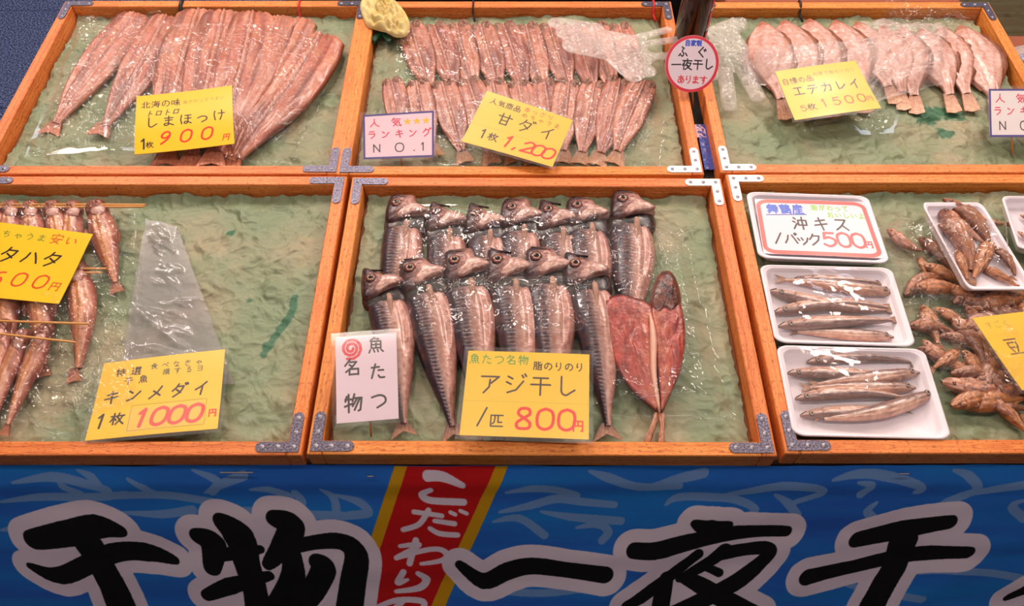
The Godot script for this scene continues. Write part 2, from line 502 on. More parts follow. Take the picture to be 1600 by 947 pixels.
func lamps() -> void:
	var shade := mat("lamp_enamel", S(225, 225, 220), 0.35)
	var glow := mat("lamp_glass", S(255, 244, 236), 0.4)
	glow.emission_enabled = true
	glow.emission = S(255, 236, 222)
	glow.emission_energy_multiplier = 14.0
	var cord := mat("lamp_cord", S(30, 30, 30), 0.6)
	var opal := mat("opal_glass_lamp", S(255, 244, 236), 0.4)
	opal.emission_enabled = true
	opal.emission = S(255, 236, 224)
	opal.emission_energy_multiplier = 40.0
	var globe := SphereMesh.new()
	globe.radius = 0.12
	globe.height = 0.24
	globe.radial_segments = 32
	globe.rings = 18
	for l in LAMPS:
		var t := thing("pendant_lamp", "white opal globe lamp hung on a cord over the back of the stall", "lamp", Vector3(l[0], TOP + l[1], l[2]), "globe lamps over the stall")
		mi("lamp_globe", globe, opal, t)
		mi("lamp_cap", lathe([[0.045, 0.108], [0.045, 0.13], [0.02, 0.15], [0.001, 0.152]], 20), cord, t)
		mi("cord", tube([Vector3(0, 0.14, 0), Vector3(0, 3.2 - TOP - l[1], 0)], 0.004, 6), cord, t)
		var o := OmniLight3D.new()
		o.name = "globe_light"
		o.light_color = S(255, 234, 222)
		o.light_energy = 0.24
		o.light_size = 0.115
		o.omni_range = 12.0
		o.omni_attenuation = 2.0
		o.shadow_enabled = true
		t.add_child(o, true)
	for l in TUBES:                                         # twin strip lights over the front of the stall
		var t := thing("strip_light", "long white strip light hung on wires over the front of the stall", "lamp", Vector3(l[0], TOP + l[1], l[2]), "strip lights over the stall")
		mi("housing", box(Vector3(1.24, 0.03, 0.09), 0.004), shade, t)
		mi("light_tube", tube([Vector3(-0.60, -0.032, 0), Vector3(0.60, -0.032, 0)], 0.016, 14), glow, t)
		for sx in [-0.5, 0.5]: mi("wire", tube([Vector3(sx, 0.014, 0), Vector3(sx, 3.2 - TOP - l[1], 0)], 0.002, 6), cord, t)
		var a := AreaLight3D.new()
		a.name = "tube_area_light"
		a.area_size = Vector2(1.2, 0.07)
		a.light_color = S(255, 236, 226)
		a.light_energy = 0.58
		a.shadow_enabled = true
		a.position.y = -0.052
		a.rotation_degrees.x = -90
		t.add_child(a, true)
	var fill_glow := mat("fill_panel_face", S(240, 244, 255), 0.5)
	fill_glow.emission_enabled = true
	fill_glow.emission = S(225, 235, 255)
	fill_glow.emission_energy_multiplier = 3.0
	for x in [-2.4, 0.0, 2.4]:  # unseen fill panels, added to brighten banner, carpet and hall
		for z in [1.2, -3.4]:
			var t := thing("added_fill_light", "added unseen fill panel lighting the market aisle" if z > 0 else "added unseen fill panel lighting the floor behind the stall", "added fill light", Vector3(x, 3.17, z), "added fill panels over the aisle" if z > 0 else "added fill panels behind the stall")
			mi("housing", box(Vector3(1.3, 0.05, 0.34), 0.004), shade, t)
			var f := mi("fill_panel", box(Vector3(1.24, 0.01, 0.28), 0.002), fill_glow, t)
			f.position.y = -0.03
			var a := AreaLight3D.new()
			a.name = "fill_area_light"
			a.area_size = Vector2(1.24, 0.28)
			a.light_color = S(226, 234, 255)
			a.light_energy = 0.7 if z > 0 else 0.8
			a.shadow_enabled = true
			a.position.y = -0.045
			a.rotation_degrees.x = -90
			t.add_child(a, true)

func hall() -> void:
	var stone := mat("dark_floor", S(74, 72, 58), 0.7)
	stone.albedo_texture = noise_tex(256, 0.02, S(150, 150, 140), S(255, 255, 250), 5)
	triplanar(stone, Vector3.ONE * 0.9, true)
	struct("floor", box(Vector3(9, 0.1, 9), 0.001), stone, "dark olive grey floor of the market hall", Vector3(0, -0.05, -0.5))
	var wall := mat("hall_wall", S(170, 165, 155), 0.8)
	struct("wall_back", box(Vector3(9, 3.3, 0.1), 0.001), wall, "pale wall behind the stall", Vector3(0, 1.6, -5.0))
	struct("wall_front", box(Vector3(9, 3.3, 0.1), 0.001), wall, "pale wall across the aisle", Vector3(0, 1.6, 4.0))
	struct("wall_left", box(Vector3(0.1, 3.3, 9), 0.001), wall, "pale side wall of the hall", Vector3(-4.5, 1.6, -0.5))
	struct("wall_right", box(Vector3(0.1, 3.3, 9), 0.001), wall, "pale side wall of the hall by the dark floor", Vector3(4.5, 1.6, -0.5))
	struct("ceiling", box(Vector3(9, 0.1, 9), 0.001), wall, "pale ceiling of the market hall", Vector3(0, 3.25, -0.5))
	# blue speckled carpet tiles beside the stall
	var pile_t := noise_tex(512, 0.16, S(24, 28, 48), S(255, 255, 255), 8, FastNoiseLite.TYPE_SIMPLEX_SMOOTH, 2)
	var carpet := mat("carpet", S(150, 166, 214), 0.95, 0.2)
	carpet.albedo_texture = pile_t
	triplanar(carpet, Vector3.ONE * 1.7, true)
	bump(carpet, pile_t, 0.25)
	var c := thing("carpet_tiles", "blue grey speckled carpet laid in square tiles behind the stall", "carpet", Vector3(-2.3, 0.0, -2.6))
	var tile := box(Vector3(0.497, 0.008, 0.497), 0.0012)
	for i in 6:
		for j in 6:
			mi("carpet_tile", tile, carpet, c).position = Vector3(0.5 * i - 1.25, 0.004, 0.5 * j - 1.02)
	# low dark platform of boards at the far right and things beyond the trays
	var dark := mat("dark_board", S(88, 86, 64), 0.6)
	dark.albedo_texture = mats.wood_a.albedo_texture
	triplanar(dark, Vector3(1.2, 2, 2))
	var p := thing("plank_platform", "dark olive plank platform standing behind the trays of flatfish", "platform", Vector3(1.78, 0, -1.86))
	for k in 5: mi("plank", box(Vector3(1.4, 0.03, 0.148), 0.003), dark, p).position = Vector3(0, 0.33, 0.15 * k - 0.3)
	for sx in [-0.6, 0.6]: mi("trestle", box(Vector3(0.06, 0.31, 0.7), 0.003), dark, p).position = Vector3(sx, 0.157, 0)

# ---------------------------------------------------------------- the stall
const TW := 0.555
const RAIL := 0.018
# centre x, front z, back z, turn in degrees
const TRAYS := [
	[-0.540, -0.822, -1.257, 0.0], [0.013, -0.821, -1.255, 0.0], [0.593, -0.825, -1.253, 0.0],
	[-0.526, -0.368, -0.818, 0.0], [0.036, -0.368, -0.815, -0.25], [0.600, -0.370, -0.822, 0.0],
]

func stall() -> void:
	var dark := mat("table_cloth", S(30, 34, 30), 0.9)
	var t := thing("stall_table", "dark table carrying the wooden trays", "table", Vector3(0.02, 0, -0.81))
	mi("table_top", box(Vector3(1.60, 0.03, 0.85), 0.003), dark, t).position.y = TOP + DIP - 0.0155
	for sx in [-0.76, 0.76]:
		for sz in [-0.38, 0.38]:
			mi("leg", box(Vector3(0.05, TOP + DIP - 0.031, 0.05), 0.003), dark, t).position = Vector3(sx, (TOP + DIP - 0.031) / 2.0, sz)
	var labels := [
		"wooden tray holding the striped atka mackerel fillets", "wooden tray holding two rows of opened tilefish", "wooden tray holding the pale flatfish",
		"wooden tray holding skewered sandfish and an empty clear bag", "wooden tray holding silver horse mackerel and one red opened fish", "wooden tray holding white foam packs and loose small brown fish",
	]
	var paper := [
		"green paper lining the tray of striped atka mackerel fillets", "green paper lining the tray of opened tilefish", "green paper lining the tray of pale flatfish",
		"crumpled green paper lining the tray of skewered sandfish", "khaki green paper lining the tray of silver horse mackerel", "green paper lining the tray of foam packs and small brown fish",
	]
	# bracket: a flat L with round ends, and its screws
	var arm := 0.052; var bw := 0.013
	var poly := PackedVector2Array([Vector2(0, 0), Vector2(arm - bw / 2, 0)])
	for k in 7: poly.append(Vector2(arm - bw / 2, bw / 2) + Vector2(0, -bw / 2).rotated(PI * k / 6))
	poly.append(Vector2(bw, bw))
	for k in 7: poly.append(Vector2(bw / 2, arm - bw / 2) + Vector2(bw / 2, 0).rotated(PI * k / 6))
	var lmesh := plate(poly, 0.0014)
	var screw := lathe([[0.0001, 0.0009], [0.0014, 0.0009], [0.0016, 0.0002], [0.0026, 0.0006], [0.0030, 0.0], [0.0030, -0.0006]], 10)
	var zinc := [mats.zinc, mats.zinc, mats.zinc]
	for k in 6:
		var d: Array = TRAYS[k]
		var depth: float = d[1] - d[2]
		var o := thing("wooden_tray", labels[k], "tray", Vector3(d[0], TOP + DIP, (d[1] + d[2]) / 2), "wooden display trays of the fish stall")
		o.rotation_degrees.y = d[3]
		var hgt := -DIP
		var wood: Material = [mats.wood_a, mats.wood_b, mats.wood_c][k % 3]
		var wood2: Material = [mats.wood_b, mats.wood_c, mats.wood_a][k % 3]
		var long := box(Vector3(TW - 2 * RAIL - 0.0006, hgt, RAIL), 0.0012)
		var side := box(Vector3(depth, hgt, RAIL), 0.0012)
		for s in [-1, 1]:
			var r := mi("rail", long, wood if s < 0 else wood2, o)
			r.position = Vector3(0, hgt / 2, s * (depth / 2 - RAIL / 2))
			var q := mi("rail", side, wood2 if s < 0 else wood, o)
			q.position = Vector3(s * (TW / 2 - RAIL / 2), hgt / 2, 0)
			q.rotation.y = PI / 2 * s
		mi("base_board", box(Vector3(TW - 2 * RAIL - 0.001, 0.003, depth - 2 * RAIL - 0.001), 0.0005), mats.board, o).position.y = 0.0016
		for c in [[-1, -1, 0.0], [1, -1, -90.0], [1, 1, 180.0], [-1, 1, 90.0]]:
			var b := mi("corner_bracket", lmesh, mats.zinc_glare if (k in [1, 4] and c[0] == 1 and c[1] == (1 if k == 1 else -1)) or (k == 5 and c[0] == -1 and c[1] == -1) or (k == 2 and c[0] == -1 and c[1] == 1) else mats.zinc, o)  # brackets where the trays meet get the zinc with lamp glare painted in
			b.position = Vector3(c[0] * (TW / 2 - 0.0035), hgt + 0.0001, c[1] * (depth / 2 - 0.0035))
			b.rotation_degrees.y = c[2]
			for s in [[0.0065, 0.0065], [0.025, 0.0065], [0.044, 0.0065], [0.0065, 0.025], [0.0065, 0.044]]:
				mi("screw", screw, mats.screw, b).position = Vector3(s[0], 0.0016, s[1])
		liner(k, paper[k], d)

func plate(poly: PackedVector2Array, thick: float) -> ArrayMesh:
	var st := SurfaceTool.new()
	st.begin(Mesh.PRIMITIVE_TRIANGLES)
	st.set_smooth_group(-1)
	var tri := Geometry2D.triangulate_polygon(poly)
	for i in range(0, tri.size(), 3):
		var a := poly[tri[i]]; var b := poly[tri[i + 1]]; var c := poly[tri[i + 2]]
		if (b - a).cross(c - a) < 0:
			var e := b
			b = c
			c = e
		for p in [a, b, c]: st.add_vertex(Vector3(p.x, thick, p.y))
		for p in [a, c, b]: st.add_vertex(Vector3(p.x, 0, p.y))
	var n := poly.size()
	var ccw := 0.0
	for i in n: ccw += poly[i].cross(poly[(i + 1) % n])
	for i in n:
		var a := poly[i]; var b := poly[(i + 1) % n]
		if ccw < 0:
			var e := a
			a = b
			b = e
		for p in [Vector3(a.x, thick, a.y), Vector3(a.x, 0, a.y), Vector3(b.x, 0, b.y), Vector3(a.x, thick, a.y), Vector3(b.x, 0, b.y), Vector3(b.x, thick, b.y)]: st.add_vertex(p)
	st.generate_normals()
	return st.commit()

func liner(k: int, label: String, d: Array) -> void:
	var w := TW - 2 * RAIL - 0.010
	var depth: float = d[1] - d[2] - 2 * RAIL - 0.008
	var nx := 180; var ny := 150
	var pos := PackedVector3Array(); var uv := PackedVector2Array()
	nz.seed = 40 + k
	var facet := FastNoiseLite.new()                        # crumpled paper: flat facets between creases
	facet.seed = 140 + k
	facet.noise_type = FastNoiseLite.TYPE_CELLULAR
	facet.cellular_return_type = FastNoiseLite.RETURN_DISTANCE2_SUB
	facet.frequency = 1.0
	facet.fractal_type = FastNoiseLite.FRACTAL_NONE
	for i in ny + 1:
		for j in nx + 1:
			var u := float(j) / nx; var v := float(i) / ny
			var x := (u - 0.5) * w; var z := (v - 0.5) * depth
			var edge := minf(minf(u, 1 - u) * w, minf(v, 1 - v) * depth)
			var wob := maxf(0.0, 1.0 - edge / 0.02)
			x += wob * 0.003 * nz.get_noise_2d(z * 900, 7.0)
			z += wob * 0.004 * nz.get_noise_2d(x * 500, 31.0)
			var a := nz.get_noise_2d(x * 260, z * 260)
			var b := absf(nz.get_noise_2d(x * 300 + 500, z * 420))
			var c := facet.get_noise_2d(x * 20 + a * 0.5, z * 15 + a)
			var e2 := facet.get_noise_2d(x * 62 + 7.0 + a, z * 52)
			var much := clampf(0.55 + 1.3 * nz.get_noise_2d(x * 120 - 60, z * 120), 0.15, 1.0)
			var back := maxf(0.0, 1.0 - v * depth / 0.018)
			pos.append(Vector3(x, maxf(-0.0050, -0.001 + 0.0040 * a + 0.0050 * b + much * (0.0068 * c + 0.0040 * e2)) + back * back * 0.006 * (0.7 + nz.get_noise_2d(x * 600, 0)), z))
			uv.append(Vector2((k % 3 + u) / 3.0, (int(k / 3) + v) / 2.0))
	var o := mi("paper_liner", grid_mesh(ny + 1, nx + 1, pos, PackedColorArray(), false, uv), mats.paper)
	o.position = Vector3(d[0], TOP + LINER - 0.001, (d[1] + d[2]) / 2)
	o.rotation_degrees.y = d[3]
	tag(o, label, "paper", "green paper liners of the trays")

# ---------------------------------------------------------------- banner
const BANNER_TOP := Vector3(0, TOP - 0.0325, -0.3685)
const SLANT := 22.0
const BAN_W := 1.9
const BAN_H := 0.48
const STEEP := 1.45           # the lettering is drawn taller than wide, as the cloth slants away
func on_banner(px: float, py: float) -> Vector2:          # pixel -> texture pixel on the hanging cloth
	var d := ray(px, py)
	var down := Vector3(0, -cos(deg_to_rad(SLANT)), sin(deg_to_rad(SLANT)))
	var n := Vector3.RIGHT.cross(down)
	var eye := Vector3(0, TOP + EYE, 0)
	var t := (BANNER_TOP - eye).dot(n) / d.dot(n)
	var p := eye + d * t - BANNER_TOP
	return Vector2((p.x / BAN_W + 0.5) * 2048.0, p.dot(down) / BAN_H * 517.0)

func brush(im: Image, flat: Array, org: Vector2, s: float, radii, grow: float, c: Color) -> void:
	var k := 2048.0 / BAN_W / 1170.0
	var a := []
	for i in range(0, flat.size(), 2): a.append(on_banner(org.x + flat[i] / s, org.y + flat[i + 1] / s))
	var pts := smooth(a, 5)
	var rr := []
	for i in pts.size():
		var f := i / 5.0
		var lo := mini(int(f), a.size() - 1)
		var hi := mini(lo + 1, a.size() - 1)
		var r0: float = radii[lo] if radii is Array else radii
		var r1: float = radii[hi] if radii is Array else radii
		rr.append(lerpf(r0, r1, f - int(f)) * (1.12 if s > 1.5 else 1.0) / s * k + grow)
	ink(im, pts, rr, c, STEEP)

func banner() -> void:
	var im := sheet(2048, 517, S(40, 108, 196))
	var soft := FastNoiseLite.new()
	soft.seed = 3
	soft.frequency = 0.004
	for y in 517:                                           # dye a little uneven, in long streaks
		for x in range(0, 2048, 4):
			var n := soft.get_noise_2d(x * 0.35 + y * 0.2, y * 2.4)
			im.fill_rect(Rect2i(x, y, 4, 1), S(40, 108, 196).lerp(S(28, 130, 206) if n > 0 else S(44, 84, 178), clampf(absf(n) * 1.3, 0, 1)))
	var pale := S(112, 146, 196)
	var z0 := Vector2.ZERO
	var waves := [
		[0, 785, 60, 778, 130, 776, 200, 770], [20, 752, 80, 745, 130, 752, 170, 762], [90, 748, 100, 760, 125, 770], [120, 735, 145, 745, 165, 765], [200, 745, 225, 760, 240, 772],
		[100, 775, 180, 772, 260, 775, 330, 785], [190, 800, 250, 805, 300, 798], [300, 735, 340, 750, 330, 768], [320, 770, 345, 755, 380, 742], [390, 765, 420, 765, 450, 778, 440, 788],
		[400, 790, 440, 795, 470, 788, 460, 772], [500, 765, 520, 780, 525, 800], [520, 775, 560, 785, 575, 800, 545, 805], [330, 795, 400, 800, 480, 805, 540, 806], [0, 830, 30, 825, 60, 818],
		[790, 770, 830, 762, 870, 765, 900, 775], [780, 800, 830, 790, 870, 780, 910, 785, 960, 790], [770, 815, 810, 810, 850, 836], [845, 800, 890, 808, 930, 812, 970, 815], [900, 825, 935, 820, 950, 832, 940, 845],
		[920, 735, 950, 745, 1000, 760, 1060, 758], [1000, 762, 1050, 750, 1100, 738], [1040, 790, 1060, 778, 1110, 776, 1150, 780, 1180, 795, 1160, 805], [1130, 772, 1170, 765, 1220, 757, 1270, 760, 1285, 770, 1240, 785, 1235, 795, 1250, 815],
		[1210, 772, 1230, 785, 1245, 805], [1300, 748, 1340, 740, 1380, 742, 1430, 755, 1440, 765, 1430, 768], [1340, 752, 1360, 757, 1345, 772], [1370, 785, 1355, 798, 1365, 810], [1490, 735, 1515, 745, 1525, 765, 1480, 785, 1465, 795],
		[1500, 775, 1545, 765, 1600, 755], [1600, 780, 1580, 790, 1600, 810], [1300, 910, 1370, 925, 1440, 935], [700, 900, 760, 920, 850, 925, 930, 915], [1400, 900, 1500, 890, 1600, 905],
	]
	for w in waves: brush(im, w, z0, 1.0, [2.0, 6.0, 6.5, 6.0, 5.0, 4.0, 3.0, 2.0], 0.0, pale)
	# red strip with gold edges
	var strip := func(list: Array, c: Color):
		var poly := PackedVector2Array()
		for i in range(0, list.size(), 2): poly.append(on_banner(list[i], list[i + 1]))
		fill_poly(im, poly, c)
	strip.call([617, 728, 795, 728, 690, 960, 540, 960], S(205, 148, 20))
	strip.call([637, 728, 775, 728, 668, 960, 560, 960], S(196, 22, 26))
	var za := Vector2(0, 680); var sa := 1.951
	var zb := Vector2(560, 720); var sb := 3.077
	var zc := Vector2(1000, 700); var sc := 2.667
	var big := [
		[[100, 320, 200, 300, 300, 275, 365, 290], za, sa, [26, 34, 32, 18]], [[90, 400, 180, 428, 270, 392, 350, 358, 440, 360, 530, 386], za, sa, [10, 26, 26, 28, 28, 12]], [[270, 330, 310, 400, 345, 470, 380, 560], za, sa, [40, 36, 38, 44]],
		[[600, 310, 645, 335, 645, 405], za, sa, [22, 36, 24]], [[670, 262, 725, 310, 750, 390, 775, 470, 790, 560], za, sa, [20, 42, 36, 34, 38]], [[650, 372, 720, 362, 790, 352], za, sa, [18, 18, 12]], [[630, 490, 700, 462, 820, 428], za, sa, [18, 26, 14]],
		[[835, 255, 885, 280, 860, 340, 815, 395], za, sa, [22, 36, 30, 16]], [[860, 350, 960, 328, 1040, 326, 1085, 365, 1075, 450, 1060, 560], za, sa, [18, 20, 24, 32, 36, 40]], [[890, 370, 890, 440, 840, 520], za, sa, [26, 34, 28]], [[965, 385, 985, 410, 950, 480, 890, 550], za, sa, [22, 34, 34, 30]],
		[[485, 500, 600, 580, 720, 530, 830, 505, 1000, 522, 1180, 545], zb, sb, [20, 38, 42, 40, 36, 40]],
		[[225, 312, 290, 335, 370, 318], zc, sc, [14, 34, 14]], [[-25, 425, 60, 425, 200, 390, 400, 352, 610, 350], zc, sc, [30, 32, 32, 28, 20]], [[240, 440, 130, 530, 0, 622, -60, 650], zc, sc, [20, 24, 26, 18]], [[110, 540, 95, 600, 80, 680], zc, sc, [26, 34, 36]],
		[[350, 430, 270, 490, 165, 548], zc, sc, [30, 26, 16]], [[350, 440, 440, 425, 525, 420, 530, 450, 420, 545, 260, 630, 120, 690], zc, sc, [30, 24, 24, 26, 34, 34, 30]], [[270, 500, 330, 525], zc, sc, [14, 16]], [[190, 545, 300, 600, 470, 690], zc, sc, [26, 34, 40]],
		[[905, 385, 1080, 345, 1290, 310], zc, sc, [30, 36, 26]], [[700, 540, 880, 500, 1050, 462, 1200, 440, 1365, 434], zc, sc, [34, 26, 30, 30, 24]], [[1095, 395, 1065, 490, 1005, 590, 950, 690], zc, sc, [52, 46, 48, 52]],
		[[1530, 632, 1620, 590], zc, sc, [12, 26]],
	]
	var white := S(226, 206, 218)
	for b in big: brush(im, b[0], b[1], b[2], b[3], 19.0, white)
	var small := [
		[[330, 66, 400, 70, 500, 112], [20, 18, 12]], [[345, 135, 303, 160, 350, 190, 505, 198], [12, 14, 14, 14]], [[265, 240, 400, 262], [10, 10]], [[335, 235, 290, 300, 215, 325], [12, 12, 12]], [[365, 285, 460, 300], [10, 12]], [[342, 322, 390, 348, 475, 355], [10, 12, 12]],
		[[440, 245, 465, 256], [8, 8]], [[488, 238, 520, 252], [8, 8]], [[275, 378, 245, 490], [14, 14]], [[200, 405, 290, 400, 182, 462], [10, 12, 12]], [[185, 462, 300, 432, 385, 424, 425, 452, 395, 480, 300, 494], [10, 12, 12, 14, 12, 8]],
		[[215, 530, 190, 585, 235, 572], [14, 16, 8]], [[285, 540, 325, 575, 290, 615, 180, 628], [12, 18, 16, 10]], [[100, 692, 190, 668, 310, 678, 300, 720], [12, 14, 14, 14]], [[210, 675, 160, 720], [14, 14]],
	]
	for b in small: brush(im, b[0], zb, sb, b[1], 0.0, white)
	for b in big: brush(im, b[0], b[1], b[2], b[3], 0.0, S(14, 13, 15))
	var m := mat("banner_print", Color.WHITE, 0.75, 0.3)
	m.albedo_texture = ImageTexture.create_from_image(im)
	m.texture_repeat = false
	m.cull_mode = BaseMaterial3D.CULL_DISABLED
	var nx := 120; var ny := 40
	var up := PackedVector3Array(); var uv := PackedVector2Array()
	var down := Vector3(0, -cos(deg_to_rad(SLANT)), sin(deg_to_rad(SLANT)))
	var out := Vector3(0, sin(deg_to_rad(SLANT)), cos(deg_to_rad(SLANT)))
	nz.seed = 77
	for i in ny + 1:
		for j in nx + 1:
			var u := float(j) / nx; var v := float(i) / ny
			var s := v * BAN_H
			var wave := 0.004 * nz.get_noise_2d(u * 190.0 + v * 30.0, v * 16.0) + 0.003 * nz.get_noise_2d(u * 40.0, 50.0 + v * 110.0) * smoothstep(0.0, 0.2, v)
			up.append(Vector3((u - 0.5) * BAN_W, 0, 0) + down * s + out * (wave + 0.004 * exp(-pow((s - 0.030) / 0.010, 2.0))))
			uv.append(Vector2(u, v))
	var t := thing("cloth_banner", "blue printed cloth banner with huge black brush characters below the trays", "banner", BANNER_TOP)
	mi("printed_cloth", grid_mesh(ny + 1, nx + 1, up, PackedColorArray(), false, uv), m, t)
	var batten := mi("batten", box(Vector3(BAN_W, 0.028, 0.012), 0.002), mats.board, t)
	batten.position = Vector3(0, -0.004, -0.010)
	for q in [[372, 727, 26], [580, 733, 5], [1410, 729, 8]]:
		var c := on_banner(q[0], q[1] + 6)
		var s := mi("staple", box(Vector3(q[2] / 1170.0 * 1.8, 0.0015, 0.0018), 0.0003), mats.screw, t)
		s.position = Vector3((c.x / 2048.0 - 0.5) * BAN_W, 0, 0) + down * (c.y / 517.0 * BAN_H) + out * 0.006

# ---------------------------------------------------------------- fish
var protos := {}

func proto(called: String, label: String, category: String, group: String) -> Node3D:
	var o := Node3D.new()
	o.name = called
	tag(o, label, category, group)
	return o

func spawn(p: Node3D, label := "", group := "") -> Node3D:
	var c: Node3D = p.duplicate()
	c.name = numbered(p.name)
	add_child(c)
	if label: c.set_meta("label", label)
	if group: c.set_meta("group", group)
	return c

func mix(stops: Array, t: float) -> Color:               # rows [t, colour]
	for i in stops.size() - 1:
		if t <= stops[i + 1][0]:
			return (stops[i][1] as Color).lerp(stops[i + 1][1], clampf((t - stops[i][0]) / (stops[i + 1][0] - stops[i][0]), 0, 1))
	return stops[stops.size() - 1][1]

func tail_fin(z0: float, w0: float, z1: float, w1: float, fork: float, c0: Color, c1: Color, th := 0.008) -> ArrayMesh:
	var ni := 8; var nj := 14
	var pos := PackedVector3Array(); var col := PackedColorArray()
	for side in 2:
		for i in ni + 1:
			var t := float(i) / ni
			for j in nj + 1:
				var v := 2.0 * j / nj - 1.0
				if side == 1: v = -v
				var w := lerpf(w0, w1, pow(t, 0.8))
				var end := z1 - fork * (1.0 - absf(v)) 
				var stripe := 0.5 + 0.5 * cos(v * 26.0)
				pos.append(Vector3(v * w, (th if side == 0 else 0.0) * (1.0 - 0.6 * t) + 0.35 * th * stripe, lerpf(z0, end, t)))
				col.append(c0.lerp(c1, clampf(t * 0.8 + stripe * 0.35 - 0.1, 0, 1)))
	var n := (ni + 1) * (nj + 1)
	return merge([[grid_mesh(ni + 1, nj + 1, pos.slice(0, n), col.slice(0, n)), Transform3D.IDENTITY], [grid_mesh(ni + 1, nj + 1, pos.slice(n), col.slice(n)), Transform3D.IDENTITY]])

func eye_mesh(r: float, h: float, ring: Color) -> ArrayMesh:
	var o := PackedVector2Array()
	for k in 16: o.append(Vector2(cos(TAU * k / 16), sin(TAU * k / 16)) * r)
	return pillow(o, Vector2.ZERO, h, 8, func(_p, q): return C(16, 12, 16) if q < 0.48 else (C(190, 150, 120) if q < 0.6 else (ring if q < 0.8 else C(70, 45, 45))))

func pale_eye(parent: Node3D, at: Vector3, r: float, ring: Color) -> void:
	mi("eye", eye_mesh(r, r * 0.55, ring), mats.eye, parent).position = at

func make_aji(v: int) -> Node3D:
	var o := proto("horse_mackerel", "whole dried horse mackerel", "fish", "whole dried horse mackerel")
	var bend: float = [0.0, 0.018, -0.014][v]
	var back := C(34, 28, 54); var side := C(92, 78, 102); var lat := C(196, 166, 158); var belly := C(244, 212, 204)
	nz.seed = 300 + v
	var skin := func(t: float, x: float) -> Color:
		var n := nz.get_noise_2d(t * 260, x * 60)
		var c := mix([[-1.0, back], [-0.5, side.lerp(back, 0.55)], [-0.18, lat.lerp(side, 0.65)], [0.12, lat], [0.4, belly], [1.0, C(224, 172, 164)]], x + n * 0.16)
		if absf(x + 0.22) < 0.16: c = c.lerp(C(58, 44, 54), 0.7 * (0.5 + 0.5 * sin(t * 330.0)))
		return c.lerp(C(132, 76, 72), clampf(n * 1.0, 0, 0.6))
	var rel := func(t: float, x: float) -> float:
		var r := 0.10 * exp(-pow((x + 0.22) / 0.14, 2.0)) * sin(t * 330.0)
		r -= 0.34 * exp(-pow((x - 0.52) / 0.06, 2.0)) * smoothstep(0.16, 0.22, t) * (1.0 - smoothstep(0.45, 0.6, t))
		return r
	var prof := [[0.222, 0.090, 0.080, 0.006], [0.232, 0.096, 0.096, 0.056], [0.28, 0.098, 0.112, 0.068], [0.40, 0.094, 0.122, 0.074], [0.58, 0.078, 0.090, 0.062], [0.76, 0.048, 0.048, 0.042], [0.86, 0.026, 0.024, 0.026], [0.93, 0.017, 0.016, 0.018]]
	mi("body", loft(prof, 130, 18, skin, bend, rel), mats.silver_skin, o)
	# the dark gill opening between head and body
	mi("gill_opening", pillow(smooth(V([-0.098, 0.14, 0.00, 0.11, 0.090, 0.10, 0.122, 0.15, 0.112, 0.245, 0.0, 0.255, -0.094, 0.240]), 4, true), Vector2(0, 0.19), 0.036, 5, func(_p, r): return C(16, 8, 10).lerp(C(60, 24, 26), r * r)), mats.wet_dark, o)
	var head_pts: Array = [
		V([-0.098, 0.175, -0.100, 0.10, -0.092, 0.03, -0.075, 0.004, -0.04, -0.006, 0.015, 0.0, 0.045, 0.02, 0.075, 0.075, 0.124, 0.112, 0.105, 0.132, 0.05, 0.142, 0.0, 0.164, -0.05, 0.190]),
		V([-0.100, 0.18, -0.102, 0.10, -0.09, 0.03, -0.082, -0.012, -0.06, -0.016, 0.0, 0.03, 0.055, 0.072, 0.11, 0.098, 0.122, 0.118, 0.07, 0.140, 0.01, 0.164, -0.05, 0.192]),
		V([-0.098, 0.175, -0.104, 0.10, -0.09, 0.02, -0.066, -0.008, 0.0, -0.008, 0.05, 0.0, 0.06, 0.05, 0.105, 0.084, 0.126, 0.120, 0.08, 0.140, 0.0, 0.160, -0.05, 0.188]),
	]
	var rel2 := func(p: Vector2, r: float) -> float:
		return 0.006 * nz.get_noise_2d(p.x * 900, p.y * 900) * (1.0 - r) - 0.012 * exp(-pow((p.x + p.y * 0.6 - 0.085) / 0.010, 2.0)) * (1.0 - r)
	var hc := func(p: Vector2, r: float) -> Color:
		var n := nz.get_noise_2d(p.x * 800, p.y * 800)
		return mix([[-0.1, C(48, 36, 56)], [-0.05, C(112, 80, 84)], [0.02, C(214, 170, 162)], [0.12, C(250, 224, 216)]], p.x + n * 0.05 - (0.03 if p.y < 0.04 else 0.0)).lerp(C(96, 52, 48), clampf(0.35 * n + 0.3 * smoothstep(0.8, 1.0, r), 0, 0.6))
	var hd := mi("head", pillow(smooth(head_pts[v], 3, true), Vector2(-0.015, 0.095), 0.070, 12, hc, rel2, 0.5, 0.3), mats.silver_skin, o)
	pale_eye(hd, Vector3(-0.042, 0.062, 0.080), 0.030, C(120, 62, 56))
	mi("gill_cover", pillow(smooth(V([-0.02, 0.085, 0.03, 0.062, 0.085, 0.082, 0.120, 0.112, 0.098, 0.132, 0.04, 0.146, -0.02, 0.172, -0.045, 0.14]), 4, true), Vector2(0.03, 0.115), 0.020, 7,
		func(p: Vector2, r: float): return C(255, 238, 232).lerp(C(176, 128, 122), clampf(0.3 + 0.9 * nz.get_noise_2d(p.x * 900, p.y * 900) + 0.5 * r * r * r, 0, 1)), nothing, 0.45, 0.2), mats.silver_skin, hd).position.y = 0.048
	mi("mouth", tube([Vector3(-0.062, 0.046, 0.012), Vector3(-0.02, 0.056, 0.028), Vector3(0.025, 0.05, 0.035)], 0.006, 6), mats.dark_line, hd)
	mi("tail_fin", tail_fin(0.915, 0.018, 1.0, 0.062, 0.035, C(120, 92, 84), C(206, 160, 128)), mats.fin, o)
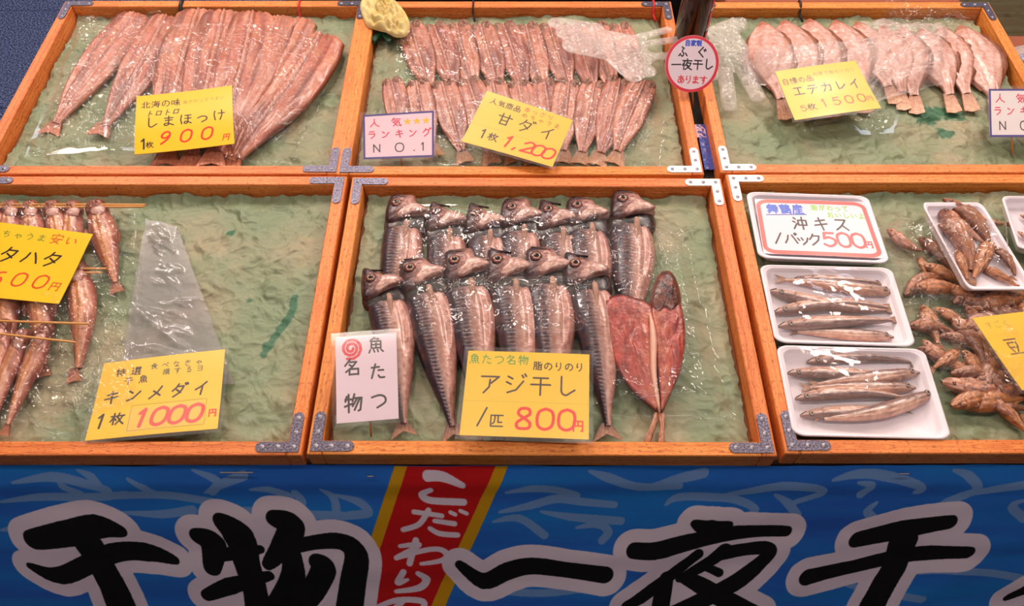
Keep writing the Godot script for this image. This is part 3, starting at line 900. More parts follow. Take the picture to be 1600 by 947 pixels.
	mi("pectoral_fin", pillow(smooth(V([0.015, 0.20, 0.04, 0.21, 0.035, 0.30, 0.022, 0.37, 0.012, 0.30]), 3, true), Vector2(0.024, 0.26), 0.014, 4, func(_p, r): return C(150, 112, 100).lerp(C(206, 172, 150), r)), mats.fin, o)
	o.get_child(o.get_child_count() - 1).position = Vector3(bend * 0.5, 0.062, 0.0)
	mi("anal_fin", pillow(smooth(V([0.055, 0.55, 0.075, 0.57, 0.055, 0.70, 0.028, 0.84, 0.02, 0.80, 0.035, 0.68]), 3, true), Vector2(0.042, 0.67), 0.012, 3, func(_p, r): return C(160, 120, 104).lerp(C(200, 160, 136), r)), mats.fin, o)
	return o

func make_opened(kind: String, v: int) -> Node3D:          # split, flattened fish
	nz.seed = 500 + v * 7 + kind.length()
	var o: Node3D
	var base: Color; var dark: Color; var pale: Color
	var prof: Array
	var fin: ArrayMesh
	if kind == "hokke":
		o = proto("split_atka_mackerel", "split and dried atka mackerel, flesh side up", "fish", "split atka mackerel")
		base = [C(228, 146, 116), C(216, 130, 102), C(236, 162, 132)][v]; dark = C(140, 66, 48); pale = C(252, 200, 176)
		prof = [[0.0, 0.070, 0.074, 0.030], [0.03, 0.095, 0.10, 0.034], [0.20, 0.112, 0.116, 0.036], [0.45, 0.108, 0.112, 0.036], [0.66, 0.082, 0.080, 0.034], [0.82, 0.042, 0.040, 0.026], [0.92, 0.022, 0.022, 0.018]]
		fin = tail_fin(0.90, 0.022, 1.0, 0.055, 0.02, C(170, 106, 82), C(222, 150, 116), 0.010)
	else:
		o = proto("split_tilefish", "split and dried tilefish", "fish", "split tilefish")
		base = [C(220, 146, 118), C(204, 122, 98), C(232, 164, 136)][v]; dark = C(134, 64, 50); pale = C(250, 204, 182)
		prof = [[0.02, 0.125, 0.13, 0.045], [0.10, 0.155, 0.16, 0.05], [0.30, 0.17, 0.172, 0.052], [0.55, 0.15, 0.15, 0.05], [0.74, 0.09, 0.085, 0.042], [0.86, 0.045, 0.045, 0.03]]
		fin = tail_fin(0.84, 0.045, 1.0, 0.105, 0.02, C(150, 104, 78), C(214, 170, 124), 0.014)
	var ribs := 190.0 if kind == "hokke" else 110.0
	var colf := func(t: float, x: float) -> Color:
		var n := nz.get_noise_2d(t * 90, x * 40)
		var m := nz.get_noise_2d(t * 24 + 90, x * 26)
		var c := base.lerp(pale, clampf(0.35 + 0.9 * n, 0, 1)).lerp(dark, clampf(m * 1.5 + 0.12, 0, 0.85))
		if absf(x) < 0.07: c = c.lerp(pale, 0.5 + 0.4 * sin(t * ribs))
		elif absf(absf(x) - 0.13) < 0.05: c = c.lerp(dark, 0.6)
		elif absf(absf(x) - 0.55) < 0.045: c = c.lerp(dark, 0.45)
		return c.lerp(C(92, 58, 46), smoothstep(0.90, 1.0, absf(x)) * 0.8)
	var rel := func(t: float, x: float) -> float:
		var r := 0.22 * exp(-pow(x / 0.06, 2.0)) * (1.0 + 0.5 * sin(t * ribs)) - 0.25 * exp(-pow((absf(x) - 0.14) / 0.05, 2.0)) - 0.16 * exp(-pow((absf(x) - 0.55) / 0.05, 2.0))
		return r + 0.30 * nz.get_noise_2d(t * 60, x * 50)
	mi("flesh", loft(prof, 70, 22, colf, [0.0, 0.02, -0.02][v], rel, 0.32), mats.flesh, o)
	mi("tail_fin", fin, mats.fin, o)
	if kind != "hokke":                                       # the split head, a ragged edge of bone
		for s in [-1, 1]:
			var lump := pillow(smooth(V([0.0, 0.02, 0.05 * s, -0.03, 0.11 * s, -0.01, 0.14 * s, 0.05, 0.09 * s, 0.10, 0.03 * s, 0.09]), 4, true), Vector2(0.075 * s, 0.035), 0.062, 7,
				func(p: Vector2, r): return C(206, 160, 128).lerp(C(120, 66, 52), clampf(0.5 + 1.1 * nz.get_noise_2d(p.x * 900, p.y * 900), 0, 1)),
				func(p: Vector2, r): return 0.035 * nz.get_noise_2d(p.x * 1100 + 40, p.y * 1100) * (1.0 - r * r))
			mi("split_head", lump, mats.flesh, o)
	return o

func make_flatfish(v: int) -> Node3D:
	var o := proto("flatfish", "pale dried flatfish", "fish", "pale dried flatfish")
	nz.seed = 700 + v
	var prof := [[0.0, 0.02, 0.02, 0.016], [0.04, 0.055, 0.06, 0.028], [0.14, 0.125, 0.125, 0.040], [0.30, 0.175, 0.17, 0.046], [0.45, 0.172, 0.165, 0.046], [0.62, 0.112, 0.11, 0.042], [0.75, 0.055, 0.055, 0.036], [0.84, 0.040, 0.040, 0.026]]
	var colf := func(t: float, x: float) -> Color:
		var n := nz.get_noise_2d(t * 60, x * 34)
		var c := C(252, 222, 214).lerp(C(230, 182, 170), clampf(0.4 + 0.9 * n, 0, 1))
		if t < 0.06: c = c.lerp(C(196, 110, 60), 0.7)
		return c.lerp(C(190, 132, 112), smoothstep(0.82, 1.0, absf(x)) * 0.8)
	var rel := func(t: float, x: float) -> float:
		return 0.30 * nz.get_noise_2d(t * 70, x * 40) - 0.3 * exp(-pow((t - 0.17 - 0.05 * x * x) / 0.008, 2.0)) + 0.12 * exp(-pow(x / 0.08, 2.0))
	mi("body", loft(prof, 60, 18, colf, [0.0, 0.025][v], rel, 0.45), mats.pale_skin, o)
	for s in [-1, 1]:
		var pts := [Vector2(0.06 * s, 0.10)]
		for k in 12:
			var t := 0.10 + 0.62 * k / 11.0
			pts.append(Vector2((key(prof, t, 1) + 0.030 * sin(PI * k / 11.0) + 0.006 * (k % 2)) * s, t))
		pts.append(Vector2(0.03 * s, 0.72))
		var fr := mi("fringe_fin", pillow(PackedVector2Array(pts), Vector2(0.08 * s, 0.4), 0.016, 4, func(p: Vector2, r): return C(176, 116, 84).lerp(C(118, 72, 54), 0.5 + 0.5 * sin(p.y * 260.0)), nothing, 0.5, 0.4), mats.fin, o)
		fr.position.x = [0.0, 0.018][v]
	mi("tail_fin", tail_fin(0.82, 0.038, 1.02, 0.062, -0.02, C(170, 118, 92), C(244, 204, 168), 0.014), mats.fin, o)
	return o

func make_slim(v: int) -> Node3D:                          # deep-sea smelt in the foam packs
	var o := proto("deepsea_smelt", "slim silver brown smelt", "fish", "smelt in the foam packs")
	nz.seed = 800 + v
	var prof := [[0.0, 0.010, 0.010, 0.016], [0.05, 0.026, 0.028, 0.034], [0.14, 0.040, 0.042, 0.052], [0.24, 0.046, 0.050, 0.056], [0.45, 0.048, 0.052, 0.056], [0.68, 0.036, 0.036, 0.044], [0.84, 0.020, 0.020, 0.026], [0.92, 0.012, 0.012, 0.014]]
	var colf := func(t: float, x: float) -> Color:
		var n := nz.get_noise_2d(t * 160, x * 40)
		var c := mix([[-1.0, C(104, 76, 72)], [-0.55, C(170, 130, 120)], [-0.3, C(96, 70, 70)], [-0.12, C(255, 240, 236)], [0.15, C(250, 222, 206)], [0.3, C(196, 146, 120)], [0.55, C(255, 214, 190)], [1.0, C(214, 156, 126)]], x + 0.16 * n)
		if t < 0.2: c = c.lerp(C(150, 104, 88), 0.35)
		return c.lerp(C(120, 80, 64), clampf(n * 0.7, 0, 0.4))
	var rel := func(t: float, x: float) -> float: return 0.1 * nz.get_noise_2d(t * 120, x * 40) - 0.35 * exp(-pow((t - 0.20 + 0.02 * x) / 0.006, 2.0)) - 0.15 * exp(-pow((x - 0.3) / 0.08, 2.0))
	var bend: float = [0.0, 0.05, -0.06][v]
	mi("body", loft(prof, 70, 14, colf, bend, rel), mats.smelt_skin, o)
	pale_eye(o, Vector3(-0.004 + bend * 0.2, 0.040, 0.085), 0.021, C(150, 128, 118))
	mi("tail_fin", tail_fin(0.90, 0.012, 1.0, 0.036, 0.04, C(140, 100, 76), C(190, 146, 112)), mats.fin, o)
	mi("mouth", tube([Vector3(bend * 0.02 + 0.004, 0.016, 0.004), Vector3(bend * 0.1 + 0.02, 0.026, 0.05)], 0.004, 5), mats.dark_line, o)
	return o

func make_small(v: int) -> Node3D:                         # small brown dried fish
	var o := proto("small_dried_fish", "small brown dried fish", "fish", "loose small brown dried fish")
	nz.seed = 900 + v
	var prof := [[0.0, 0.022, 0.022, 0.03], [0.06, 0.06, 0.06, 0.06], [0.18, 0.098, 0.10, 0.10], [0.36, 0.112, 0.118, 0.115], [0.56, 0.088, 0.09, 0.095], [0.74, 0.05, 0.05, 0.06], [0.86, 0.028, 0.026, 0.034]]
	var colf := func(t: float, x: float) -> Color:
		var n := nz.get_noise_2d(t * 110, x * 34)
		var c := mix([[-1.0, C(132, 78, 44)], [-0.4, C(204, 136, 84)], [0.1, C(238, 182, 138)], [0.6, C(246, 200, 172)], [1.0, C(186, 118, 82)]], x + 0.25 * n)
		return c.lerp([C(214, 150, 90), C(110, 66, 52), C(236, 186, 170), C(160, 110, 96)][v], 0.45).lerp(C(86, 46, 40), clampf(n * 1.3 + 0.1, 0, 0.7))
	var rel := func(t: float, x: float) -> float: return 0.16 * nz.get_noise_2d(t * 100, x * 40) - 0.3 * exp(-pow((t - 0.22 + 0.04 * x * x) / 0.010, 2.0)) + 0.06 * sin(x * 16.0 + t * 9.0)
	var bend: float = [0.0, 0.14, -0.14, 0.07][v]
	mi("body", loft(prof, 46, 14, colf, bend, rel, 0.55), mats.brown_skin, o)
	pale_eye(o, Vector3(-0.02 + bend * 0.25, 0.075, 0.10), 0.022, C(110, 70, 56))
	mi("tail_fin", tail_fin(0.85, 0.028, 1.0, 0.075, 0.05, C(126, 82, 54), C(196, 146, 96), 0.014), mats.fin, o)
	return o

func make_hata(v: int) -> Node3D:                          # sandfish, threaded on bamboo by the head
	var o := proto("skewered_sandfish", "dried sandfish threaded on a bamboo skewer", "fish", "sandfish on bamboo skewers")
	nz.seed = 1000 + v
	var prof := [[0.10, 0.080, 0.085, 0.075], [0.20, 0.105, 0.11, 0.095], [0.36, 0.108, 0.118, 0.10], [0.56, 0.086, 0.092, 0.085], [0.76, 0.052, 0.052, 0.055], [0.90, 0.026, 0.026, 0.03]]
	var colf := func(t: float, x: float) -> Color:
		var n := nz.get_noise_2d(t * 80, x * 30)
		var c := mix([[-1.0, C(140, 76, 66)], [-0.5, C(214, 142, 112)], [0.0, C(242, 186, 128)], [0.45, C(252, 204, 180)], [1.0, C(206, 120, 106)]], x + 0.25 * n)
		return c.lerp(C(126, 62, 52), clampf(n * 0.9, 0, 0.5))
	var rel := func(t: float, x: float) -> float: return 0.12 * nz.get_noise_2d(t * 90, x * 40) + 0.05 * sin(x * 14.0)
	var bend: float = [0.0, 0.05, -0.05][v]
	mi("body", loft(prof, 50, 14, colf, bend, rel), mats.silver_skin, o)
	var hd := mi("head", pillow(smooth(V([-0.08, 0.12, -0.095, 0.04, -0.06, -0.02, 0.0, -0.035, 0.06, -0.02, 0.085, 0.04, 0.08, 0.13, 0.0, 0.16]), 4, true), Vector2(0, 0.06), 0.11, 9,
		func(p: Vector2, r): return C(216, 158, 138).lerp(C(140, 78, 62), clampf(0.45 + nz.get_noise_2d(p.x * 700, p.y * 700) + 0.3 * r, 0, 1)),
		func(p: Vector2, r): return 0.035 * nz.get_noise_2d(p.x * 800, p.y * 800) * (1.0 - r)), mats.silver_skin, o)
	pale_eye(hd, Vector3(-0.05, 0.085, 0.05), 0.02, C(150, 100, 90))
	mi("gill_cover", pillow(smooth(V([-0.03, 0.10, 0.05, 0.09, 0.085, 0.13, 0.055, 0.20, 0.0, 0.19, -0.035, 0.16]), 4, true), Vector2(0.02, 0.145), 0.02, 5, func(_p, r): return C(244, 220, 214).lerp(C(214, 150, 138), r * r)), mats.pale_skin, o)
	o.get_child(o.get_child_count() - 1).position.y = 0.088
	mi("tail_fin", tail_fin(0.89, 0.026, 1.0, 0.058, 0.01, C(150, 90, 70), C(206, 146, 108), 0.014), mats.fin, o)
	mi("belly_fin", pillow(smooth(V([0.07, 0.30, 0.115, 0.33, 0.125, 0.42, 0.09, 0.50, 0.07, 0.44]), 3, true), Vector2(0.09, 0.39), 0.02, 3, func(_p, r): return C(190, 120, 90).lerp(C(150, 84, 64), r)), mats.fin, o)
	return o

# outline in pixels -> (x, z) about a point
func px_outline(flat: Array, h: float, org: Vector3, steps := 4) -> PackedVector2Array:
	var a := []
	for i in range(0, flat.size(), 2):
		var p := W(flat[i], flat[i + 1], h) - org
		a.append(Vector2(p.x, p.z))
	return smooth(a, steps, true)

func make_red_aji() -> void:
	var h := LINER + 0.006
	var org := W(1012, 545, h)
	h += 0.014
	org = W(1012, 545, h)
	var o := thing("split_horse_mackerel", "split horse mackerel opened flat to show dark red flesh", "fish", org)
	o.rotation_degrees.x = 5.0
	nz.seed = 61
	var half := func(flat: Array, c: Array, called: String, thick: float):
		var m := W(c[0], c[1], h) - org
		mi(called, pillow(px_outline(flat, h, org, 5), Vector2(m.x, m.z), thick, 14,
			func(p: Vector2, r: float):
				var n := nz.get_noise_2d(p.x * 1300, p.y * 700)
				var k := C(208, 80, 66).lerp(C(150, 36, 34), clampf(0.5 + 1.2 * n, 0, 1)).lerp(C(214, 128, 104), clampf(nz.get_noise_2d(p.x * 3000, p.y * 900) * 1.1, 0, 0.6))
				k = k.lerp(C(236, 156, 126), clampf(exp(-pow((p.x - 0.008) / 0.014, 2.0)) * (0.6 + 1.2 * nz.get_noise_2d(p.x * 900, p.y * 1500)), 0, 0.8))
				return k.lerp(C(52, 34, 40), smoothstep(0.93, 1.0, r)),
			func(p: Vector2, r: float): return (0.0030 * nz.get_noise_2d(p.x * 1800, p.y * 700) + 0.0012 * nz.get_noise_2d(p.x * 4000, p.y * 2400)) * (1.0 - r * r), 0.35, 0.25), mats.flesh, o)
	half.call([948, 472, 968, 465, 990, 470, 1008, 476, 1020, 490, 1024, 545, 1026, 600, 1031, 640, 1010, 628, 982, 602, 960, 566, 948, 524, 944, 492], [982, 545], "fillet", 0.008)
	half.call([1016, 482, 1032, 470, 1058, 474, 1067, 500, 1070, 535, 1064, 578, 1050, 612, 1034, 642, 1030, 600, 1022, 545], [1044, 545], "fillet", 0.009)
	var bone := []
	for k in 12:
		bone.append(W(lerpf(1015, 1030, k / 11.0) + 2.0 * sin(k * 0.7), lerpf(492, 640, k / 11.0), h + 0.0085 - 0.004 * pow(k / 11.0, 2)) - org)
	mi("backbone", tube(bone, [0.001, 0.003, 0.004, 0.0045, 0.0045, 0.004, 0.004, 0.0035, 0.003, 0.003, 0.002, 0.0015], 7), mats.bone, o)
	var hm := W(1040, 462, h) - org
	mi("head", pillow(px_outline([1014, 484, 1017, 460, 1024, 440, 1034, 431, 1046, 432, 1056, 446, 1063, 474, 1056, 492, 1046, 500, 1036, 494, 1024, 500], h, org), Vector2(hm.x, hm.z), 0.013, 8,
		func(p: Vector2, r: float): return C(44, 28, 28).lerp(C(140, 70, 50), clampf(0.3 + nz.get_noise_2d(p.x * 1500, p.y * 1500) + 0.4 * r, 0, 1)),
		func(p: Vector2, r: float): return 0.003 * nz.get_noise_2d(p.x * 2500, p.y * 2500) * (1.0 - r)), mats.wet_dark_v, o)
	for s in [[1018, 662, [1026, 638, 1032, 646, 1027, 662, 1019, 686, 1012, 690, 1008, 684, 1018, 660]], [1037, 665, [1030, 642, 1040, 640, 1041, 662, 1041, 686, 1036, 690, 1031, 684, 1032, 660]]]:
		var c := W(s[0], s[1], h) - org
		mi("tail_fin", pillow(px_outline(s[2], h, org, 3), Vector2(c.x, c.z), 0.003, 4, func(p: Vector2, r): return C(226, 176, 140).lerp(C(150, 96, 70), 0.5 + 0.5 * sin(p.x * 2400.0))), mats.fin, o)

# a soft sheet made of joined capsules [ax, ay, bx, by, radius in pixels]: gloves
func capsule_sheet(caps: Array, h: float, thick: float, seed_: int, wrinkle: float) -> Array:
	var seg := []
	var lo := Vector2(1e9, 1e9); var hi := Vector2(-1e9, -1e9)
	for c in caps:
		var a := W(c[0], c[1], h); var b := W(c[2], c[3], h)
		var r: float = W(c[0] + c[4], c[1], h).x - a.x
		seg.append([Vector2(a.x, a.z), Vector2(b.x, b.z), r])
		lo = lo.min(Vector2(minf(a.x, b.x) - r, minf(a.z, b.z) - r)); hi = hi.max(Vector2(maxf(a.x, b.x) + r, maxf(a.z, b.z) + r))
	var sdf := func(p: Vector2) -> float:
		var best := 1e9
		for s in seg:
			var d: Vector2 = s[1] - s[0]
			var t := clampf((p - s[0]).dot(d) / maxf(d.length_squared(), 1e-9), 0, 1)
			var q: float = p.distance_to(s[0] + d * t) - s[2]
			var k := 0.004
			var hh := clampf(0.5 + 0.5 * (q - best) / k, 0, 1)
			best = lerpf(q, best, hh) - k * hh * (1 - hh)
		return best
	var cell := 0.0022
	var nx := int((hi.x - lo.x) / cell) + 3; var ny := int((hi.y - lo.y) / cell) + 3
	var org := Vector3((lo.x + hi.x) / 2, TOP + h, (lo.y + hi.y) / 2)
	nz.seed = seed_
	var dist := PackedFloat32Array()
	for i in ny:
		for j in nx: dist.append(sdf.call(lo + Vector2((j - 1) * cell, (i - 1) * cell)))
	var st := SurfaceTool.new()
	st.begin(Mesh.PRIMITIVE_TRIANGLES)
	st.set_smooth_group(0)
	var id := {}
	var vert := func(i: int, j: int) -> int:
		var k := i * nx + j
		if id.has(k): return id[k]
		var p := lo + Vector2((j - 1) * cell, (i - 1) * cell)
		var d := dist[k]
		if d > 0.0:
			var g := Vector2(sdf.call(p + Vector2(0.0005, 0)) - d, sdf.call(p + Vector2(0, 0.0005)) - d).normalized()
			p -= g * d
			d = 0.0
		var fold := absf(nz.get_noise_2d(p.x * 900, p.y * 900)) - 0.3 * absf(nz.get_noise_2d(p.x * 2200 + 70, p.y * 2200))
		st.add_vertex(Vector3(p.x - org.x, thick * sqrt(clampf(-d / 0.012, 0, 1)) + wrinkle * fold * clampf(-d / 0.006, 0, 1) + 0.0006, p.y - org.z))
		id[k] = id.size()
		return id[k]
	for i in ny - 1:
		for j in nx - 1:
			if dist[i * nx + j] < 0 or dist[i * nx + j + 1] < 0 or dist[(i + 1) * nx + j] < 0 or dist[(i + 1) * nx + j + 1] < 0:
				var a: int = vert.call(i, j); var b: int = vert.call(i, j + 1); var c: int = vert.call(i + 1, j + 1); var d2: int = vert.call(i + 1, j)
				for k in [a, b, c, a, c, d2]: st.add_index(k)
	st.generate_normals()
	return [st.commit(), org]

# crinkled clear film over a quad of pixels; it hangs over what lies below and meets the paper at its edges
func film(called: String, label: String, q: Array, h_in: float, h_edge: float, amp: float, seed_: int, m: Material, folds := 14, group := "") -> Node3D:
	var p := []
	for k in 4: p.append(W(q[k * 2], q[k * 2 + 1], h_in))
	var org: Vector3 = (p[0] + p[1] + p[2] + p[3]) / 4.0
	org.y = TOP + h_edge
	var w: float = p[0].distance_to(p[1]); var d: float = p[0].distance_to(p[3])
	var nx := clampi(int(w / 0.0017), 20, 200); var ny := clampi(int(d / 0.0017), 20, 200)
	rng.seed = seed_
	nz.seed = seed_
	var facet := FastNoiseLite.new()                        # flat facets with sharp edges, as crumpled film has
	facet.seed = seed_
	facet.noise_type = FastNoiseLite.TYPE_CELLULAR
	facet.cellular_return_type = FastNoiseLite.RETURN_DISTANCE2_SUB
	facet.frequency = 1.0
	facet.fractal_type = FastNoiseLite.FRACTAL_NONE
	var turn := rng.randf() * TAU
	var lines := []
	for k in mini(folds, 22):
		var a := rng.randf() * TAU
		lines.append([Vector2(cos(a), sin(a)), Vector2(rng.randf() * w, rng.randf() * d), rng.randf_range(0.004, 0.009), rng.randf_range(0.4, 1.0) * amp * (1 if rng.randf() < 0.7 else -1), rng.randf_range(0.03, 0.11)])
	var pos := PackedVector3Array()
	for i in ny + 1:
		for j in nx + 1:
			var u := float(j) / nx; var v := float(i) / ny
			var e := minf(minf(u, 1 - u) * w, minf(v, 1 - v) * d)
			var s := smoothstep(0.0, 0.03, e)
			var x := u * w; var z := v * d
			var r := Vector2(x, z).rotated(turn)
			var big := nz.get_noise_2d(x * 420, z * 420)
			var rough := clampf(0.45 + 1.4 * nz.get_noise_2d(x * 260 + 900, z * 260), 0.12, 1.0)
			var y := lerpf(h_edge, h_in, s) + amp * 0.6 * big
			y += amp * rough * (0.60 * facet.get_noise_2d(r.x * 34 + big * 0.6, r.y * 90 + big) + 0.26 * facet.get_noise_2d(x * 120 + 5, z * 120 + big))
			for l in lines:
				var rel: Vector2 = Vector2(x, z) - l[1]
				var across := absf(rel.dot(l[0]))
				if across < l[2]:
					var along := absf(rel.cross(l[0]))
					if along < l[4]: y += l[3] * (1.0 - across / l[2]) * (1.0 - along / l[4])
			var rag := 0.004 * nz.get_noise_2d(x * 300 + 11, z * 300) * (1.0 - s)
			var a: Vector3 = (p[0] as Vector3).lerp(p[1], u)
			var b: Vector3 = (p[3] as Vector3).lerp(p[2], u)
			var c := a.lerp(b, v)
			pos.append(Vector3(c.x + rag, TOP + maxf(y, h_edge + 0.0004), c.z + rag) - org)
	var o := mi(called, grid_mesh(ny + 1, nx + 1, pos, PackedColorArray()), m)
	o.position = org
	tag(o, label, "plastic film", group)
	return o

const ORD := ["first", "second", "third", "fourth", "fifth", "sixth", "seventh", "eighth", "ninth", "tenth", "eleventh", "twelfth"]

# ---------------------------------------------------------------- what lies in the trays
func fill_hokke() -> void:
	var kinds := [make_opened("hokke", 0), make_opened("hokke", 1), make_opened("hokke", 2)]
	# head x, y, tail x, y, height of the head and tail ends, roll, width factor
	var list := [
		[212, 26, 76, 212, 0.000, -0.002, -4, 0.92], [262, 30, 152, 214, 0.004, 0.000, -8, 0.95], [312, 22, 258, 262, 0.006, 0.001, -8, 0.92], [352, 24, 296, 268, 0.010, 0.003, -8, 0.95],
		[505, 62, 352, 268, 0.004, 0.002, 4, 1.25], [470, 36, 350, 252, 0.008, 0.006, 6, 0.95], [438, 32, 345, 246, 0.012, 0.008, 6, 0.90], [398, 26, 330, 262, 0.016, 0.008, -3, 0.98],
	]
	var notes := ["in the clear bag nearest the blue carpet", "second from the blue carpet", "third from the blue carpet, tail out past the yellow card", "fourth from the blue carpet", "lying slantwise under the others, edge bare on the paper", "with its cut end folded by the red cord", "beside the one by the red cord", "on top of the fan with a bold backbone"]
	for k in list.size():
		var r: Array = list[k]
		var f := spawn(kinds[k % 3], "split dried atka mackerel " + notes[k])
		lay(f, r[0], r[1], r[2], r[3], LINER + r[4] + 0.002, r[6], LINER + r[5] + 0.002, r[7] * 1.14)

func fill_tile() -> void:
	var kinds := [make_opened("tile", 0), make_opened("tile", 1), make_opened("tile", 2)]
	for k in 10:                                             # upper row
		var x := 648.0 + 36.0 * k
		var f := spawn(kinds[k % 3], "split dried tilefish, %s in the back rail row counting from the cream cloth" % ORD[k], "split tilefish along the back rail")
		lay(f, x - 6, 40 + 1.5 * (k % 2), x + 30, 160, LINER + 0.006, 9 if k < 9 else 4, LINER + 0.001, 0.80)
	for k in 11:                                             # lower row, spread like a fan
		var x := 612.0 + 39.5 * k
		var tx: float = x + [18, 30, 36, 38, 34, 24, 10, -8, -22, -36, -48][k]
		var ty: float = [232, 246, 256, 258, 256, 258, 256, 256, 258, 260, 258][k]
		var f := spawn(kinds[(k + 1) % 3], "split dried tilefish, %s in the front rail row counting from the ranking card" % ORD[k], "split tilefish along the front rail")
		lay(f, x, 126 + 2.0 * (k % 3), tx, ty, LINER + 0.011, 8 if k < 6 else -8, LINER + 0.002, 0.82)

func fill_flat() -> void:
	var kinds := [make_flatfish(0), make_flatfish(1)]
	var list := [
		[1190, 36, 1228, 182], [1224, 34, 1262, 182], [1264, 32, 1302, 180], [1304, 34, 1352, 172], [1338, 36, 1398, 158],
		[1378, 42, 1412, 168], [1408, 44, 1432, 174], [1438, 46, 1490, 172], [1470, 44, 1518, 170], [1500, 42, 1562, 184],
	]
	for k in list.size():
		var r: Array = list[k]
		var f := spawn(kinds[k % 2], "pale dried flatfish behind the 1500 yen card, %s from the glove" % ORD[k] if k < 5 else "pale dried flatfish with bare tail, %s from the 1500 yen card" % ORD[k - 5], "flatfish behind the card" if k < 5 else "flatfish with bare tails")
		lay(f, r[0], r[1], r[2], r[3], LINER + 0.012 - 0.0008 * (k % 5), 12 if k < 5 else 11, LINER + 0.003, 0.94)

func fill_hata() -> void:
	var kinds := [make_hata(0), make_hata(1), make_hata(2)]
	var up := [[-36, 322, -40, 460], [-8, 322, -5, 462], [20, 322, 28, 462], [50, 322, 60, 462], [84, 322, 94, 464], [116, 322, 128, 460], [152, 322, 184, 458]]
	for k in up.size():
		var r: Array = up[k]
		lay(spawn(kinds[k % 3], "dried sandfish hanging on the upper bamboo skewer, beside the empty bag" if k == 6 else "dried sandfish on the upper bamboo skewer, %s from the one beside the empty bag" % ORD[6 - k], "sandfish on the upper skewer"), r[0], r[1], r[2], r[3], LINER + 0.013, 0, LINER + 0.002, 0.92 if k < 6 else 1.05)
	var mid := [[-20, 420, -30, 585], [20, 420, 22, 588], [62, 422, 70, 590], [124, 418, 116, 598]]
	for k in mid.size():
		var r: Array = mid[k]
		lay(spawn(kinds[(k + 1) % 3], "dried sandfish on the short middle skewers, %s counting from the empty bag" % ORD[3 - k], "sandfish on the middle skewers"), r[0], r[1], r[2], r[3], LINER + 0.010, 0, LINER + 0.002, 0.92)
	var low := [[-30, 505, -70, 680], [8, 505, -36, 678], [40, 520, -14, 684], [76, 512, 6, 682]]
	for k in low.size():
		var r: Array = low[k]
		lay(spawn(kinds[k % 3], "dried sandfish on the lowest skewers, %s counting from the 1000 yen card" % ORD[3 - k], "sandfish on the lowest skewers"), r[0], r[1], r[2], r[3], LINER + 0.018, 4, LINER + 0.003, 0.80)
	for s in [[-60, 319, 228, 320, 0.026, "upper bamboo skewer holding the sandfish, upper stick of its pair"], [-60, 324, 226, 323, 0.026, "upper bamboo skewer holding the sandfish, lower stick of its pair"], [0, 419, 166, 420, 0.022, "short bamboo skewer between the card and the empty bag, upper stick"], [0, 427, 160, 426, 0.022, "short bamboo skewer between the card and the empty bag, lower stick"],
			[-50, 500, 139, 506, 0.031, "low bamboo skewer just under the yellow sandfish card"], [-50, 516, 118, 535, 0.034, "lowest bamboo skewer through the sandfish heads"]]:
		var a := W(s[0], s[1], LINER + s[4]); var b := W(s[2], s[3], LINER + s[4])
		var o := mi("bamboo_skewer", tube([(a - b) * 0.5, Vector3.ZERO, (b - a) * 0.49, (b - a) * 0.5], [0.0016, 0.0016, 0.0016, 0.0010], 8), mats.bamboo)
		o.position = (a + b) / 2
		tag(o, s[5], "skewer", "bamboo skewers")

func fill_aji() -> void:
	var kinds := [make_aji(0), make_aji(1), make_aji(2)]
	var up := [[636, 312, 612, 560, 2], [697, 325, 680, 570, 1], [757, 327, 752, 575, 1], [812, 318, 818, 575, 2], [868, 322, 872, 575, 1], [912, 315, 930, 575, 0], [984, 306, 985, 570, 0]]
	for k in up.size():
		var r: Array = up[k]
		lay(spawn(kinds[r[4]], "whole dried horse mackerel, %s in the back row counting from the sandfish tray" % ORD[k] if k < 6 else "whole dried horse mackerel partly under the red split fish", "horse mackerel in the back row" if k < 6 else ""), r[0], r[1], r[2], r[3], LINER + 0.004, 0, LINER + 0.001, 1.02)
	var low := [[592, 424, 632, 684, 1], [652, 408, 712, 690, 0], [722, 396, 768, 688, 2], [790, 396, 812, 690, 1], [850, 392, 870, 690, 0], [908, 402, 950, 690, 1]]
	for k in low.size():
		var r: Array = low[k]
		lay(spawn(kinds[r[4]], "whole dried horse mackerel, %s in the front row counting from the white name card" % ORD[k], "horse mackerel in the front row"), r[0], r[1], r[2], r[3], LINER + 0.020, 0, LINER + 0.003, 1.06)
	make_red_aji()

func rounded(n: int, corner: float) -> PackedVector2Array:   # a rounded square, -1..1
	var out := PackedVector2Array()
	for c in 4:
		for k in n:
			var a := PI / 2 * (c + float(k) / (n - 1))
			out.append(Vector2(cos(a), sin(a)) * corner + Vector2([1, -1, -1, 1][c], [1, 1, -1, -1][c]) * (1.0 - corner))
	return out

